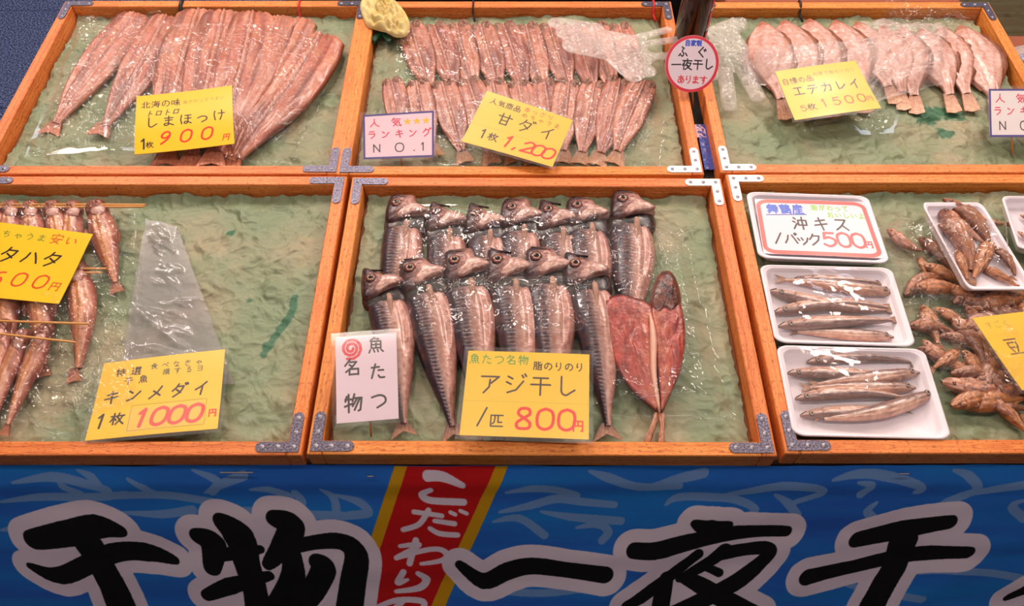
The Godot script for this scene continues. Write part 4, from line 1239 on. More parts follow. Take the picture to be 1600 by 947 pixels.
func foam_tray(label: String, q: Array, rim: float, floor_: float) -> Node3D:
	var p := []
	for k in 4: p.append(W(q[k * 2], q[k * 2 + 1], rim))
	var org: Vector3 = (p[0] + p[1] + p[2] + p[3]) / 4.0
	org.y = TOP + floor_ - 0.002
	var o := thing("foam_tray", label, "foam tray", org)
	var rr := rounded(7, 0.17)
	var up := rim - floor_ + 0.002
	var rows := [[0.001, 0.0], [0.84, 0.0], [0.93, up - 0.004], [1.0, up - 0.003], [1.005, up - 0.001], [0.99, up], [0.965, up], [0.955, up - 0.0012], [0.935, up - 0.0012], [0.92, up - 0.002], [0.885, 0.004], [0.86, 0.002], [0.001, 0.002]]
	var pos := PackedVector3Array()
	for r in rows:
		for v in rr:
			var u: float = (v.x * r[0] + 1) / 2; var w: float = (v.y * r[0] + 1) / 2
			var a: Vector3 = (p[0] as Vector3).lerp(p[1], u).lerp((p[3] as Vector3).lerp(p[2], u), w)
			pos.append(Vector3(a.x - org.x, r[1], a.z - org.z))
	mi("dish", grid_mesh(rows.size(), rr.size(), pos, PackedColorArray(), true), mats.foam, o)
	return o

func pack_wrap(o: Node3D, q: Array, h: float, seed_: int, dome := 0.003) -> void:
	var p := []
	for k in 4: p.append(W(q[k * 2], q[k * 2 + 1], h) - o.position)
	nz.seed = seed_
	var pos := PackedVector3Array()
	for i in 41:
		for j in 61:
			var u := j / 60.0; var v := i / 40.0
			var a: Vector3 = (p[0] as Vector3).lerp(p[1], u).lerp((p[3] as Vector3).lerp(p[2], u), v)
			a.y += dome * sin(PI * u) * sin(PI * v) + 0.0022 * nz.get_noise_2d(u * 70, v * 46) * sin(PI * u) * sin(PI * v) + 0.0004 * absf(nz.get_noise_2d(u * 60 + 300, v * 260))
			pos.append(a)
	mi("cling_wrap", grid_mesh(41, 61, pos, PackedColorArray()), mats.wrap, o)

func fill_packs() -> void:
	var A := [1166, 299, 1356, 306, 1391, 411, 1186, 402]
	var B := [1187, 413, 1393, 418, 1432, 541, 1212, 534]
	var D := [1213, 539, 1444, 545, 1488, 686, 1240, 680]
	var hi := LINER + 0.022; var lo := LINER + 0.004
	var ta := foam_tray("white foam tray holding the red bordered price sheet", A, hi, lo)
	var tb := foam_tray("white foam tray of wrapped smelt between the price sheet and another pack", B, hi, lo)
	var td := foam_tray("white foam tray of wrapped smelt beside the front rail", D, hi, lo)
	pack_wrap(tb, [1190, 415, 1391, 420, 1429, 538, 1214, 531], hi + 0.0008, 5, 0.004)
	pack_wrap(td, [1216, 541, 1442, 547, 1485, 683, 1242, 677], hi + 0.0008, 9, 0.005)
	var kinds := [make_slim(0), make_slim(1), make_slim(2)]
	var fb := [[1240, 437, 1380, 442, 0, 0.002], [1396, 459, 1210, 436, 0, 0.006], [1202, 456, 1398, 482, 2, 0.004], [1208, 490, 1404, 486, 1, 0.004], [1216, 511, 1408, 500, 0, 0.006], [1396, 528, 1232, 518, 0, 0.003]]
	for k in fb.size():
		var r: Array = fb[k]
		lay(spawn(kinds[r[4]], "slim smelt in the middle foam pack, %s counting from the price sheet" % ORD[k], "smelt in the middle foam pack"), r[0], r[1], r[2], r[3], lo + r[5], 0, -9.0, 1.25)
	var fd := [[1260, 567, 1440, 572, 1, 0.002], [1230, 584, 1412, 588, 0, 0.005], [1436, 583, 1262, 602, 0, 0.006], [1430, 607, 1250, 606, 0, 0.004], [1242, 624, 1430, 628, 1, 0.006], [1250, 650, 1424, 640, 0, 0.004], [1460, 614, 1268, 652, 1, 0.007]]
	for k in fd.size():
		var r: Array = fd[k]
		lay(spawn(kinds[r[4]], "slim smelt in the foam pack by the front rail, %s from the middle pack" % ORD[k], "smelt in the front foam pack"), r[0], r[1], r[2], r[3], lo + r[5], 0, -9.0, 1.25)
	# tipped foam trays among the loose fish
	foam_tray("white foam tray tilted among loose brown fish, heaped with them", [1440, 316, 1534, 316, 1618, 452, 1514, 452], LINER + 0.040, LINER + 0.022)
	foam_tray("white foam tray of brown fish beside the tilted heaped tray", [1565, 306, 1680, 306, 1740, 398, 1592, 388], LINER + 0.036, LINER + 0.018)
	var small := [make_small(0), make_small(1), make_small(2), make_small(3)]
	var heap := [[1470, 326, 1514, 442, 3], [1474, 312, 1546, 402, 1], [1492, 340, 1552, 384, 2], [1500, 346, 1582, 352, 0], [1546, 376, 1516, 446, 0], [1548, 384, 1584, 440, 1], [1530, 416, 1598, 452, 0], [1466, 352, 1520, 414, 1], [1494, 392, 1514, 444, 0], [1560, 396, 1590, 420, 2]]
	for k in heap.size():
		var r: Array = heap[k]
		lay(spawn(small[r[4]], "small brown dried fish heaped in the tilted foam tray", "small fish in the tilted foam tray"), r[0], r[1], r[2], r[3], LINER + 0.026 + 0.003 * (k % 3), 0, -9.0, 1.1)
	for r in [[1594, 336, 1640, 360, 0], [1600, 350, 1650, 385, 1], [1590, 362, 1640, 384, 2]]:
		lay(spawn(small[r[4]], "small brown dried fish in the second tilted foam tray", "small fish in the second tilted tray"), r[0], r[1], r[2], r[3], LINER + 0.023, 0, -9.0, 0.95)
	var loose := [
		[1386, 358, 1452, 392, 2, 0.003], [1436, 372, 1490, 432, 3, 0.004], [1436, 402, 1448, 436, 0, 0.003], [1444, 414, 1512, 448, 0, 0.008], [1412, 462, 1500, 444, 1, 0.003], [1424, 450, 1516, 452, 0, 0.008], [1456, 392, 1500, 412, 0, 0.006],
		[1440, 478, 1470, 548, 0, 0.003], [1460, 482, 1524, 520, 0, 0.004], [1468, 524, 1536, 562, 1, 0.006], [1434, 544, 1508, 592, 3, 0.004], [1498, 548, 1452, 580, 0, 0.010], [1470, 598, 1586, 586, 2, 0.004], [1498, 634, 1612, 622, 0, 0.004],
		[1520, 596, 1612, 616, 1, 0.010], [1548, 622, 1612, 684, 0, 0.005], [1532, 484, 1566, 566, 3, 0.008], [1530, 478, 1584, 450, 0, 0.009], [1566, 478, 1612, 452, 0, 0.010], [1500, 470, 1556, 492, 2, 0.004], [1510, 500, 1560, 600, 0, 0.004],
		[1540, 470, 1604, 500, 1, 0.004], [1556, 500, 1604, 560, 0, 0.004], [1540, 560, 1606, 590, 2, 0.008], [1562, 640, 1614, 650, 1, 0.009], [1480, 560, 1530, 612, 0, 0.003], [1592, 470, 1614, 540, 0, 0.004], [1530, 440, 1596, 470, 3, 0.006],
		[1488, 506, 1530, 580, 1, 0.009], [1476, 446, 1540, 480, 0, 0.010],
	]
	rng.seed = 2024
	for k in 22:                                             # more of them in the thick of the heap
		var x := rng.randf_range(1455, 1590); var y := rng.randf_range(455, 640)
		if y > 560: x = rng.randf_range(1520, 1600)
		var a := rng.randf_range(-0.9, 1.3)
		loose.append([x - 44 * cos(a), y - 34 * sin(a), x + 44 * cos(a), y + 34 * sin(a), rng.randi() % 4, rng.randf_range(0.004, 0.013)])
	for r in loose: lay(spawn(small[r[4]], "small brown dried fish loose on the green paper around the yellow card", "loose small brown fish"), r[0], r[1], r[2], r[3], LINER + r[5], 0, -9.0, 1.35)

func wraps() -> void:
	var f: Material = mats.film
	film("plastic_bag", "clear crinkled bag around the atka mackerel nearest the blue carpet", [112, 12, 262, 2, 205, 215, 28, 232], LINER + 0.022, LINER + 0.002, 0.009, 11, f, 60)
	film("plastic_sheet", "clear film stretched over the middle of the atka mackerel fan", [170, 52, 420, 55, 375, 235, 150, 215], LINER + 0.036, LINER + 0.012, 0.008, 12, f, 40)
	film("plastic_sheet", "clear film folded over the slanting atka mackerel beside the yellow card", [390, 70, 520, 95, 450, 236, 360, 236], LINER + 0.032, LINER + 0.003, 0.009, 13, f, 34)
	film("plastic_sheet", "clear film across the cut ends of the atka mackerel by the red cord", [240, 8, 530, 38, 500, 96, 215, 80], LINER + 0.036, LINER + 0.014, 0.005, 14, f, 20)
	film("plastic_sheet", "clear film over the tilefish along the back rail", [600, 32, 900, 20, 935, 140, 590, 135], LINER + 0.026, LINER + 0.004, 0.006, 15, f, 46)
	film("plastic_sheet", "clear film over the tilefish along the front rail beside the ranking card", [590, 125, 800, 125, 790, 245, 590, 240], LINER + 0.030, LINER + 0.006, 0.006, 16, f, 40)
	film("plastic_sheet", "clear crinkled film over the fanned tilefish tails past the yellow card", [790, 120, 1045, 120, 1040, 245, 800, 250], LINER + 0.030, LINER + 0.003, 0.008, 17, f, 64)
	film("plastic_bag", "hazy clear bag over the flatfish behind the yellow card", [1168, 60, 1390, 40, 1385, 96, 1176, 120], LINER + 0.028, LINER + 0.004, 0.005, 18, mats.haze_film, 30)
	film("plastic_bag", "hazy bag bunched over the heads of the flatfish with bare tails", [1355, 14, 1500, 30, 1490, 110, 1345, 150], LINER + 0.036, LINER + 0.010, 0.010, 19, mats.haze_film, 60)
	film("plastic_bag", "clear bag mouth laid up against the back rail over the flatfish", [1375, -12, 1535, 10, 1512, 52, 1390, 50], 0.004, -0.004, 0.006, 20, f, 30)
	film("plastic_sheet", "loose clear film lying on the paper in front of the flatfish card", [1215, 178, 1410, 165, 1400, 205, 1240, 212], LINER + 0.008, LINER + 0.003, 0.004, 21, f, 26)
	film("plastic_sheet", "clear film over the skewered sandfish", [-60, 300, 200, 306, 230, 640, -60, 700], LINER + 0.030, LINER + 0.003, 0.008, 22, f, 60)
	film("plastic_bag", "empty greyish clear bag lying on the green paper", [226, 340, 276, 352, 366, 600, 186, 592], LINER + 0.007, LINER + 0.004, 0.004, 23, mats.grey_film, 34)
	film("plastic_sheet", "clear film over the heads of the horse mackerel in the back row", [600, 300, 960, 306, 960, 470, 590, 470], LINER + 0.034, LINER + 0.008, 0.004, 24, f, 26)
	film("plastic_sheet", "clear film over the bodies of the horse mackerel in the front row", [600, 415, 945, 402, 955, 545, 632, 545], LINER + 0.044, LINER + 0.012, 0.004, 25, f, 22)
	film("plastic_bag", "clear bag reaching past the red split fish over bare paper", [930, 312, 1075, 345, 1160, 645, 930, 640], LINER + 0.026, LINER + 0.003, 0.005, 26, f, 30)
	film("plastic_sheet", "clear film over the loose small fish below the tilted foam tray", [1400, 420, 1612, 440, 1618, 640, 1440, 600], LINER + 0.034, LINER + 0.006, 0.014, 27, f, 56)
	film("plastic_sheet", "clear film tied across the tilted foam tray", [1388, 318, 1600, 322, 1612, 440, 1400, 430], LINER + 0.056, LINER + 0.010, 0.006, 28, f, 34)

func extras() -> void:
	# poly gloves
	var g1 := capsule_sheet([[890, 50, 990, 70, 22], [900, 70, 1000, 90, 22], [870, 36, 930, 45, 14], [990, 60, 1044, 47, 8], [990, 72, 1056, 62, 8], [990, 88, 1042, 88, 9], [975, 90, 1012, 112, 14], [960, 90, 990, 118, 16]], LINER + 0.032, 0.0025, 31, 0.006)
	var o := mi("disposable_glove", g1[0], mats.glove); o.position = g1[1]
	tag(o, "milky clear disposable glove laid over the tilefish, fingers on the rail", "glove")
	var g2 := capsule_sheet([[1120, 52, 1150, 40, 18], [1125, 70, 1150, 90, 20], [1140, 50, 1158, 80, 14], [1128, 75, 1140, 166, 12], [1150, 90, 1184, 152, 13], [1112, 70, 1108, 120, 11], [1160, 30, 1164, 34, 3]], LINER + 0.006, 0.006, 32, 0.007)
	o = mi("disposable_glove", g2[0], mats.glove); o.position = g2[1]
	tag(o, "milky clear disposable glove lying beside the flatfish under the round sign", "glove")
	# cream cloth on the corner of two trays
	var c := W(604, 26, 0.002)
	nz.seed = 12
	var cloth := pillow(px_outline([563, 10, 574, 0, 596, -4, 618, 6, 632, 20, 641, 40, 634, 55, 618, 57, 604, 50, 588, 46, 572, 38], 0.004, c, 7), Vector2.ZERO, 0.016, 34,
		func(p: Vector2, r: float): return C(226, 208, 150).lerp(C(206, 178, 108), clampf(0.5 + 0.9 * nz.get_noise_2d(p.x * 500, p.y * 500), 0, 1)),
		func(p: Vector2, r: float): return (0.0055 * sin((p.x * 0.9 + p.y) * 210.0 + 5.0 * nz.get_noise_2d(p.x * 500, p.y * 500)) + 0.004 * sin((p.x - p.y * 0.7) * 330.0 + 6.0 * nz.get_noise_2d(p.x * 400 + 60, p.y * 400)) + 0.006 * nz.get_noise_2d(p.x * 300, p.y * 300 + 9)) * (1.0 - pow(r, 5)), 0.42, 0.25)
	o = mi("cloth_rag", cloth, mats.rag); o.position = c
	tag(o, "crumpled cream cloth lying on the corner where two trays meet", "cloth")
	var clip := thing("clothes_peg", "dark green peg poking out under the crumpled cream cloth", "peg", W(597, 60, LINER + 0.004))
	for s in [-1, 1]: mi("jaw", box(Vector3(0.010, 0.010, 0.040), 0.002), mats.peg, clip).transform = Transform3D(Basis(Vector3.UP, 0.5 * s), Vector3(0.006 * s, 0.005, 0))
	# cords over the back rail
	for r in [[281, 2, 282, 22, "black cord hanging over the back rail onto the atka mackerel", "cord_black", 0.0035], [466, -2, 466, 26, "red cord hanging over the back rail onto the atka mackerel", "cord_red", 0.0018], [739, -4, 738, 22, "black cord hanging over the back rail behind the tilefish", "cord_black", 0.0018], [1252, -6, 1252, 28, "black cord hanging over the back rail behind the flatfish", "cord_black", 0.0022], [1022, -2, 1025, 36, "red cord hanging over the back rail beside the disposable glove", "cord_red", 0.0022]]:
		var rail := W(r[0], 8, 0.003)
		var pts := []
		for q in [Vector3(0, -0.05, -0.012), Vector3(0, -0.006, -0.011), Vector3(0, 0.002, -0.007), Vector3(0.0006, 0.003, 0.0), Vector3(0, 0.001, 0.008), Vector3(-0.0006, -0.008, 0.013), Vector3(0.001, -0.014, 0.017), Vector3(0.003, -0.015, 0.030)]: pts.append(q)
		o = mi("cord", tube(pts, r[6], 7), mats[r[5]])
		o.position = Vector3(rail.x, TOP, -1.2465)
		tag(o, r[4], "cord")
	# dark bottle behind the round sign
	var b := thing("dark_bottle", "dark brown glossy bottle with a red and white striped band behind the round sign", "bottle", W(1076, 66, 0.0))
	mi("bottle_body", lathe([[0.001, 0.0], [0.024, 0.0], [0.027, 0.003], [0.027, 0.11], [0.024, 0.125], [0.012, 0.145], [0.011, 0.175], [0.001, 0.176]], 24), mats.bottle, b)
	var band := []
	for k in 9: band.append(Vector3(cos(-0.75 + k * 0.12) * 0.0276, 0, -sin(-0.75 + k * 0.12) * 0.0276))
	for e in [[0.004, 0.034, "cord_red"], [0.036, 0.040, "foam"], [0.042, 0.072, "cord_red"], [0.074, 0.078, "foam"], [0.080, 0.108, "cord_red"]]:
		var pos := PackedVector3Array()
		for y in [e[1], e[0]]:
			for p in band: pos.append(p + Vector3(0, y, 0))
		mi("label_band", grid_mesh(2, 9, pos, PackedColorArray()), mats[e[2]], b)
	mi("cap", lathe([[0.0125, 0.160], [0.0135, 0.162], [0.0135, 0.182], [0.012, 0.184], [0.001, 0.184]], 18), mats.cord_black, b)
	# folded blue and white plastic in the gap between two trays
	var gap := W(1104, 232, DIP + 0.004)
	var gp := PackedVector3Array()
	nz.seed = 91
	for i in 40:
		for j in 8: gp.append(Vector3((j / 7.0 - 0.5) * 0.021, 0.004 + 0.003 * nz.get_noise_2d(i * 22, j * 30), (i / 39.0 - 0.5) * 0.10))
	o = mi("plastic_packet", grid_mesh(40, 8, gp, PackedColorArray()), mats.blue_plastic); o.position = gap
	tag(o, "shiny blue plastic packet pushed into the gap between two trays", "packet")
	var note := mi("paper_slip", box(Vector3(0.019, 0.002, 0.030), 0.0004), mats.slip); note.position = W(1093, 205, DIP + 0.007)
	tag(note, "pale pink paper slip in the gap between two trays", "paper slip")
	# boxes beyond the back rail and beside the stall
	var far := thing("cardboard_box", "reddish brown box standing just behind the flatfish tray", "box", Vector3(0.62, TOP - 0.10, -1.36))
	mi("carton", box(Vector3(0.44, 0.16, 0.16), 0.003), mats.carton, far)
	mi("lid_flap", box(Vector3(0.44, 0.004, 0.078), 0.001), mats.carton, far).position = Vector3(0, 0.083, 0.03)
	var crate := thing("black_crate", "black plastic crate standing behind the tilefish tray", "crate", Vector3(0.05, TOP - 0.10, -1.40))
	for s in [[0.0, 0.095, 0.56, 0.19, 0.012], [0.0, -0.095, 0.56, 0.19, 0.012]]: mi("crate_wall", box(Vector3(s[2], s[3], s[4]), 0.002), mats.crate, crate).position = Vector3(0, 0, s[1])
	for s in [-0.274, 0.274]: mi("crate_wall", box(Vector3(0.012, 0.19, 0.18), 0.002), mats.crate, crate).position = Vector3(s, 0, 0)
	mi("crate_floor", box(Vector3(0.54, 0.008, 0.18), 0.001), mats.crate, crate).position.y = -0.088
	var rack := thing("back_bench", "low dark bench under the crate and the reddish box", "bench", Vector3(0.3, 0, -1.39))
	mi("bench_top", box(Vector3(1.3, 0.03, 0.22), 0.002), mats.crate, rack).position.y = 0.588
	for s in [-0.6, 0.6]: mi("leg", box(Vector3(0.05, 0.573, 0.18), 0.002), mats.crate, rack).position = Vector3(s, 0.2865, 0)
	var pk := thing("paper_packet", "small white and blue packet lying outside the flatfish tray", "packet", W(1600, 92, -0.05) + Vector3(0.03, 0, 0))
	mi("wrapper", pillow(smooth(V([-0.04, -0.03, 0.04, -0.03, 0.045, 0.03, -0.04, 0.03]), 5, true), Vector2.ZERO, 0.014, 6, func(p: Vector2, _r): return C(220, 220, 226) if p.y < 0.0 else C(50, 90, 180)), mats.pale_skin, pk)
	mi("tray_under", box(Vector3(0.16, 0.02, 0.14), 0.002), mats.carton, pk).position = Vector3(0.01, -0.012, 0)
	var post := mi("stand_leg", box(Vector3(0.03, TOP - 0.072, 0.03), 0.002), mats.crate, pk); post.position = Vector3(0.01, -0.022 - (TOP - 0.072) / 2, 0)

# ---------------------------------------------------------------- cards
func cards() -> void:
	var yel := S(248, 194, 20)
	var blk := S(38, 18, 14); var red := S(226, 44, 22); var org := S(206, 96, 24); var grn := S(110, 132, 30)
	var edge := mat("card_edge", S(226, 190, 60), 0.4)
	var wedge := mat("white_card_edge", S(214, 196, 200), 0.4)
	var im := sheet(560, 400, yel)
	write(im, "北海の味", 26, 40, 56, blk, 2.4, 1.02)
	write(im, "脂がのってうまい", 268, 62, 26, S(150, 130, 20), 1.2, 1.2)
	write(im, "トロトロ", 60, 112, 42, blk, 2.6, 1.18, 0.25)
	write(im, "しまほっけ", 52, 156, 78, blk, 3.6, 1.24, 0.0)
	write(im, "1", 8, 296, 80, blk, 4.6)
	write(im, "枚", 58, 322, 46, blk, 2.4)
	write(im, "900", 122, 262, 92, red, 5.6, 1.30, 0.25)
	write(im, "円", 492, 326, 46, red, 2.6, 1.0, 0.25)
	price_card("price_card", "plain yellow price card reading 900 yen on the atka mackerel", print_mat("card_900", im), edge, [[213, 150], [362, 133], [366, 224], [210, 241]], [0.040, 0.042, 0.016, 0.013], false, -0.002)
	im = sheet(560, 400, S(244, 200, 66))
	write(im, "人気商品", 46, 34, 48, blk, 2.2, 1.06)
	write(im, "あっさり", 262, 20, 38, S(206, 100, 60), 1.8, 1.3)
	write(im, "めちゃうま", 262, 66, 38, S(170, 110, 20), 1.8, 1.36)
	write(im, "甘ダイ", 130, 110, 100, blk, 3.8, 1.36)
	write(im, "1", 60, 264, 78, blk, 4.4)
	write(im, "枚", 128, 276, 66, blk, 3.2)
	write(im, "1,200", 206, 256, 104, red, 6.6, 0.60, 0.2)
	im.fill_rect(Rect2i(0, 250, 560, 2), S(196, 156, 40))
	var ac := price_card("price_card", "yellow price card in a clear sleeve, tilted, reading 1,200 on the tilefish", print_mat("card_1200", im), edge, [[761, 142], [895, 188], [863, 261], [721, 221]], [0.042, 0.034, 0.012, 0.020], true, 0.0010)
	for n in [1, 2]:
		im = sheet(440, 300, S(70, 54, 140))
		im.fill_rect(Rect2i(12, 12, 416, 276), S(246, 214, 224) if n == 1 else S(240, 228, 226))
		var pk := S(222, 28, 66)
		write(im, "人", 40, 26, 62, pk, 3.0)
		write(im, "気", 172, 26, 66, pk, 3.0)
		for k in 3: star(im, Vector2(276 + 58 * k, 62), 27, S(244, 196, 40))
		write(im, "ランキング", 26, 110, 56, pk, 3.2, 1.52)
		write(im, "N", 52, 198, 62, blk, 3.2)
		write(im, "O", 194, 198, 62, blk, 3.2)
		if n == 1: write(im, ".", 286, 198, 62, blk, 3.0)
		write(im, str(n), 340, 198, 62, blk, 3.2)
		var q := [[567, 180], [678, 173], [678, 245], [568, 249]] if n == 1 else [[1545, 139], [1650, 139], [1652, 214], [1547, 214]]
		var hs := [0.034, 0.036, 0.004, 0.002] if n == 1 else [0.041, 0.040, 0.006, 0.007]
		var t := price_card("ranking_card", "pink white ranking card with a purple border reading No. 1 on a stick" if n == 1 else "white ranking card with a purple border reading No. 2 on a stick", print_mat("card_rank_%d" % n, im), wedge, q, hs, true, 0.0003)
		var foot := W(628, 258, LINER) if n == 1 else W(1582, 240, LINER)
		var neck := W(626, 240, 0.004) if n == 1 else W(1580, 190, 0.012)
		mi("stick", tube([foot - t.position, neck - t.position], 0.0014, 7), mats.bamboo, t)
	im = sheet(560, 400, S(246, 196, 22))
	write(im, "自慢の品", 14, 70, 50, S(96, 50, 10), 2.2, 1.08)
	write(im, "肉厚で脂のりのり", 232, 52, 32, S(180, 126, 10), 1.5, 1.16)
	write(im, "エテカレイ", 58, 140, 80, S(60, 28, 8), 4.0, 1.18)
	write(im, "5", 56, 290, 56, S(150, 76, 10), 2.8)
	write(im, "枚", 106, 286, 60, blk, 2.6)
	write(im, "1500", 186, 262, 74, S(196, 70, 10), 4.0, 1.12)
	write(im, "円", 500, 288, 46, S(206, 84, 14), 2.4)
	price_card("price_card", "yellow price card in a clear sleeve reading 1500 yen on the flatfish", print_mat("card_1500", im), edge, [[1211, 112], [1336, 95], [1377, 169], [1242, 188]], [0.032, 0.034, 0.018, 0.016], true, 0.0012)
	im = sheet(600, 400, yel)
	write(im, "めちゃうま", 165, 36, 42, grn, 2.0, 1.25)
	write(im, "安い", 430, 24, 60, org, 3.0, 1.1, 0.1)
	write(im, "ハタハタ", 150, 124, 86, blk, 4.2, 1.12, 0.12)
	write(im, "600", 240, 250, 86, S(216, 70, 20), 4.4, 1.12, 0.22)
	write(im, "円", 520, 284, 52, S(206, 90, 20), 2.8, 1.0, 0.15)
	price_card("price_card", "plain yellow price card reading 600 yen on the skewered sandfish", print_mat("card_600", im), edge, [[-66, 340], [145, 366], [92, 475], [-112, 456]], [0.030, 0.022, 0.008, 0.016], false, 0.001)
	im = sheet(560, 400, yel)
	write(im, "特選", 66, 42, 46, blk, 2.4, 1.55)
	write(im, "干魚", 112, 92, 42, blk, 2.2, 1.6)
	write(im, "食べなきゃ", 222, 34, 34, S(80, 84, 20), 1.8, 1.5)
	write(im, "損するヨ", 282, 70, 34, S(80, 84, 20), 1.8, 1.5)
	write(im, "キンメダイ", 36, 156, 70, blk, 4.2, 1.42, 0.15)
	write(im, "1", 6, 268, 82, blk, 5.0, 1.0, 0.1)
	write(im, "枚", 84, 272, 66, blk, 3.8)
	for r in [[170, 246, 330, 2], [170, 372, 330, 2], [170, 246, 2, 128], [498, 246, 2, 128]]: im.fill_rect(Rect2i(r[0], r[1], r[2], r[3]), S(126, 110, 30))
	write(im, "1000", 176, 262, 100, red, 8.0, 0.76, 0.2)
	write(im, "円", 510, 300, 40, red, 3.0)
	var kc := price_card("price_card", "yellow price card in a clear sleeve reading 1000 yen beside the empty bag", print_mat("card_1000", im), edge, [[163, 568], [352, 546], [340, 670], [133, 689]], [-0.003, 0.000, 0.006, 0.003], true, 0.001)
	var ov := card_mesh([[203, 640], [318, 626], [314, 662], [196, 678]], [0.0045, 0.005, 0.0085, 0.008], 0.0006, 0.0, 0.0, 0.0015)
	mi("clear_patch", ov[0], mats.sleeve, kc).position = ov[2] - kc.position
	im = sheet(560, 400, S(246, 198, 22))
	write(im, "魚たつ名物", 8, 14, 50, S(90, 150, 60), 2.2, 1.12)
	write(im, "脂のりのり", 302, 42, 44, blk, 2.2, 1.08)
	write(im, "アジ干し", 60, 104, 104, S(60, 24, 10), 4.0, 1.10)
	im.fill_rect(Rect2i(0, 238, 560, 2), S(210, 176, 20))
	write(im, "/", 52, 262, 100, blk, 3.8, 1.0, 0.0, 0.0, 0.8)
	write(im, "匹", 122, 296, 66, blk, 3.0)
	write(im, "800", 218, 258, 112, S(232, 36, 20), 6.6, 0.84, 0.04)
	write(im, "円", 484, 312, 56, S(232, 36, 20), 3.4)
	price_card("price_card", "yellow price card in a clear sleeve reading 800 yen on the horse mackerel", print_mat("card_800", im), edge, [[732, 548], [921, 554], [920, 687], [718, 680]], [0.034, 0.036, 0.016, 0.014], true, 0.0008)
	im = sheet(300, 420, S(240, 214, 222))
	var spi := []
	for k in 26: spi.append(Vector2(76, 62) + Vector2.RIGHT.rotated(k * 0.58) * (10 + k * 1.75))
	ink(im, PackedVector2Array(spi), 7.0, S(226, 30, 40))
	write(im, "名", 36, 112, 86, blk, 4.6)
	write(im, "物", 36, 282, 94, blk, 5.0)
	write(im, "魚", 158, 12, 82, blk, 4.0)
	write(im, "た", 162, 142, 82, blk, 4.6)
	write(im, "つ", 164, 282, 84, blk, 4.8)
	var mc := price_card("name_card", "white name card with a red spiral and black characters beside the horse mackerel", print_mat("card_name", im), wedge, [[524, 527], [619, 520], [623, 654], [526, 662]], [0.046, 0.048, 0.013, 0.012], true, 0.0004)
	mi("stick", tube([W(580, 682, LINER) - mc.position, W(578, 650, 0.012) - mc.position], 0.0013, 7), mats.bamboo, mc)
	im = sheet(600, 340, S(240, 206, 214))
	var bord := S(236, 72, 60)
	var rr := []
	for v in rounded(6, 0.2): rr.append(Vector2(300 + v.x * 286, 170 + v.y * 158))
	rr.append(rr[0])
	ink(im, PackedVector2Array(rr), 11.0, bord)
	write(im, "舞鶴産", 56, 30, 60, S(30, 84, 200), 4.6, 1.14)
	ink(im, PackedVector2Array([Vector2(50, 100), Vector2(150, 96), Vector2(262, 92)]), 3.0, S(40, 80, 160))
	write(im, "脂がのって", 296, 28, 36, S(128, 190, 70), 2.6, 1.16)
	write(im, "おいしいよ", 372, 70, 38, S(128, 190, 70), 2.6, 1.1)
	write(im, "沖キス", 176, 104, 84, blk, 4.6, 1.30)
	write(im, "/パック", 52, 206, 76, blk, 4.4, 0.82)
	write(im, "500", 300, 190, 100, S(236, 56, 50), 7.0, 0.74)
	write(im, "円", 524, 240, 44, S(236, 56, 50), 3.6)
	price_card("price_card", "white price sheet with a red border reading 500 yen in the foam tray", print_mat("card_500", im), wedge, [[1179, 311], [1350, 316], [1382, 404], [1193, 396]], [LINER + 0.021, LINER + 0.021, LINER + 0.021, LINER + 0.021], false, 0.0006)
	im = sheet(560, 400, S(248, 196, 22))
	write(im, "すごく", 40, 30, 40, S(206, 160, 20), 2.0, 1.2)
	write(im, "豆", 70, 128, 96, S(110, 66, 10), 3.6, 1.2)
	write(im, "1", 80, 290, 70, S(110, 66, 10), 3.6)
	price_card("price_card", "yellow price card in a clear sleeve lying on the loose small brown fish", print_mat("card_bean", im), edge, [[1519, 497], [1668, 480], [1740, 590], [1597, 610]], [0.020, 0.020, 0.014, 0.014], true, 0.001)
	# round sign on a stick
	im = sheet(420, 420, S(240, 220, 230))
	var ring := []
	for k in 49: ring.append(Vector2(210, 210) + Vector2.RIGHT.rotated(TAU * k / 48) * 198)
	ink(im, PackedVector2Array(ring), 11.0, S(226, 40, 60))
	write(im, "自家製", 140, 36, 44, S(30, 70, 200), 3.6, 1.02)
	write(im, "ふ", 88, 80, 84, blk, 5.0)
	write(im, "ぐ", 228, 78, 84, blk, 5.0)
	write(im, "一夜干し", 46, 176, 84, blk, 5.0, 1.0, 0.0, 4.0)
	write(im, "あります", 102, 292, 64, S(222, 50, 60), 4.0, 0.92)
	var at := W(1081, 100, 0.045)
	var t := thing("round_sign", "round white sign with a red rim and handwriting on a stick between trays", "sign", at)
	var nrm := Vector3(-0.05, 0.66, 0.75).normalized()
	var rx := Vector3.UP.cross(nrm).normalized(); var ry := nrm.cross(rx)
	var fw := Vector3(0, -sin(deg_to_rad(PITCH)), -cos(deg_to_rad(PITCH)))
	var rad: float = 41.5 / FOCAL * (at - Vector3(0, TOP + EYE, 0)).dot(fw)
	var pos := PackedVector3Array(); var uv := PackedVector2Array()
	for i in 9:
		for j in 48:
			var d := Vector2.RIGHT.rotated(-TAU * j / 48.0) * maxf(0.001, i / 8.0)
			pos.append(Vector3(d.x * rad, 0.0005, d.y * rad * 1.03)); uv.append(Vector2(0.5 + d.x * 0.5, 0.5 + d.y * 0.5))
	var disc := mi("printed_face", grid_mesh(9, 48, pos, PackedColorArray(), true, uv), print_mat("card_round", im), t)
	disc.basis = Basis(rx, nrm, -ry)
	var bk := mi("backing", lathe([[0.001, -0.002], [rad, -0.002], [rad, 0.0002], [0.001, 0.0002]], 48), wedge, t)
	bk.basis = Basis(rx, nrm, -ry)
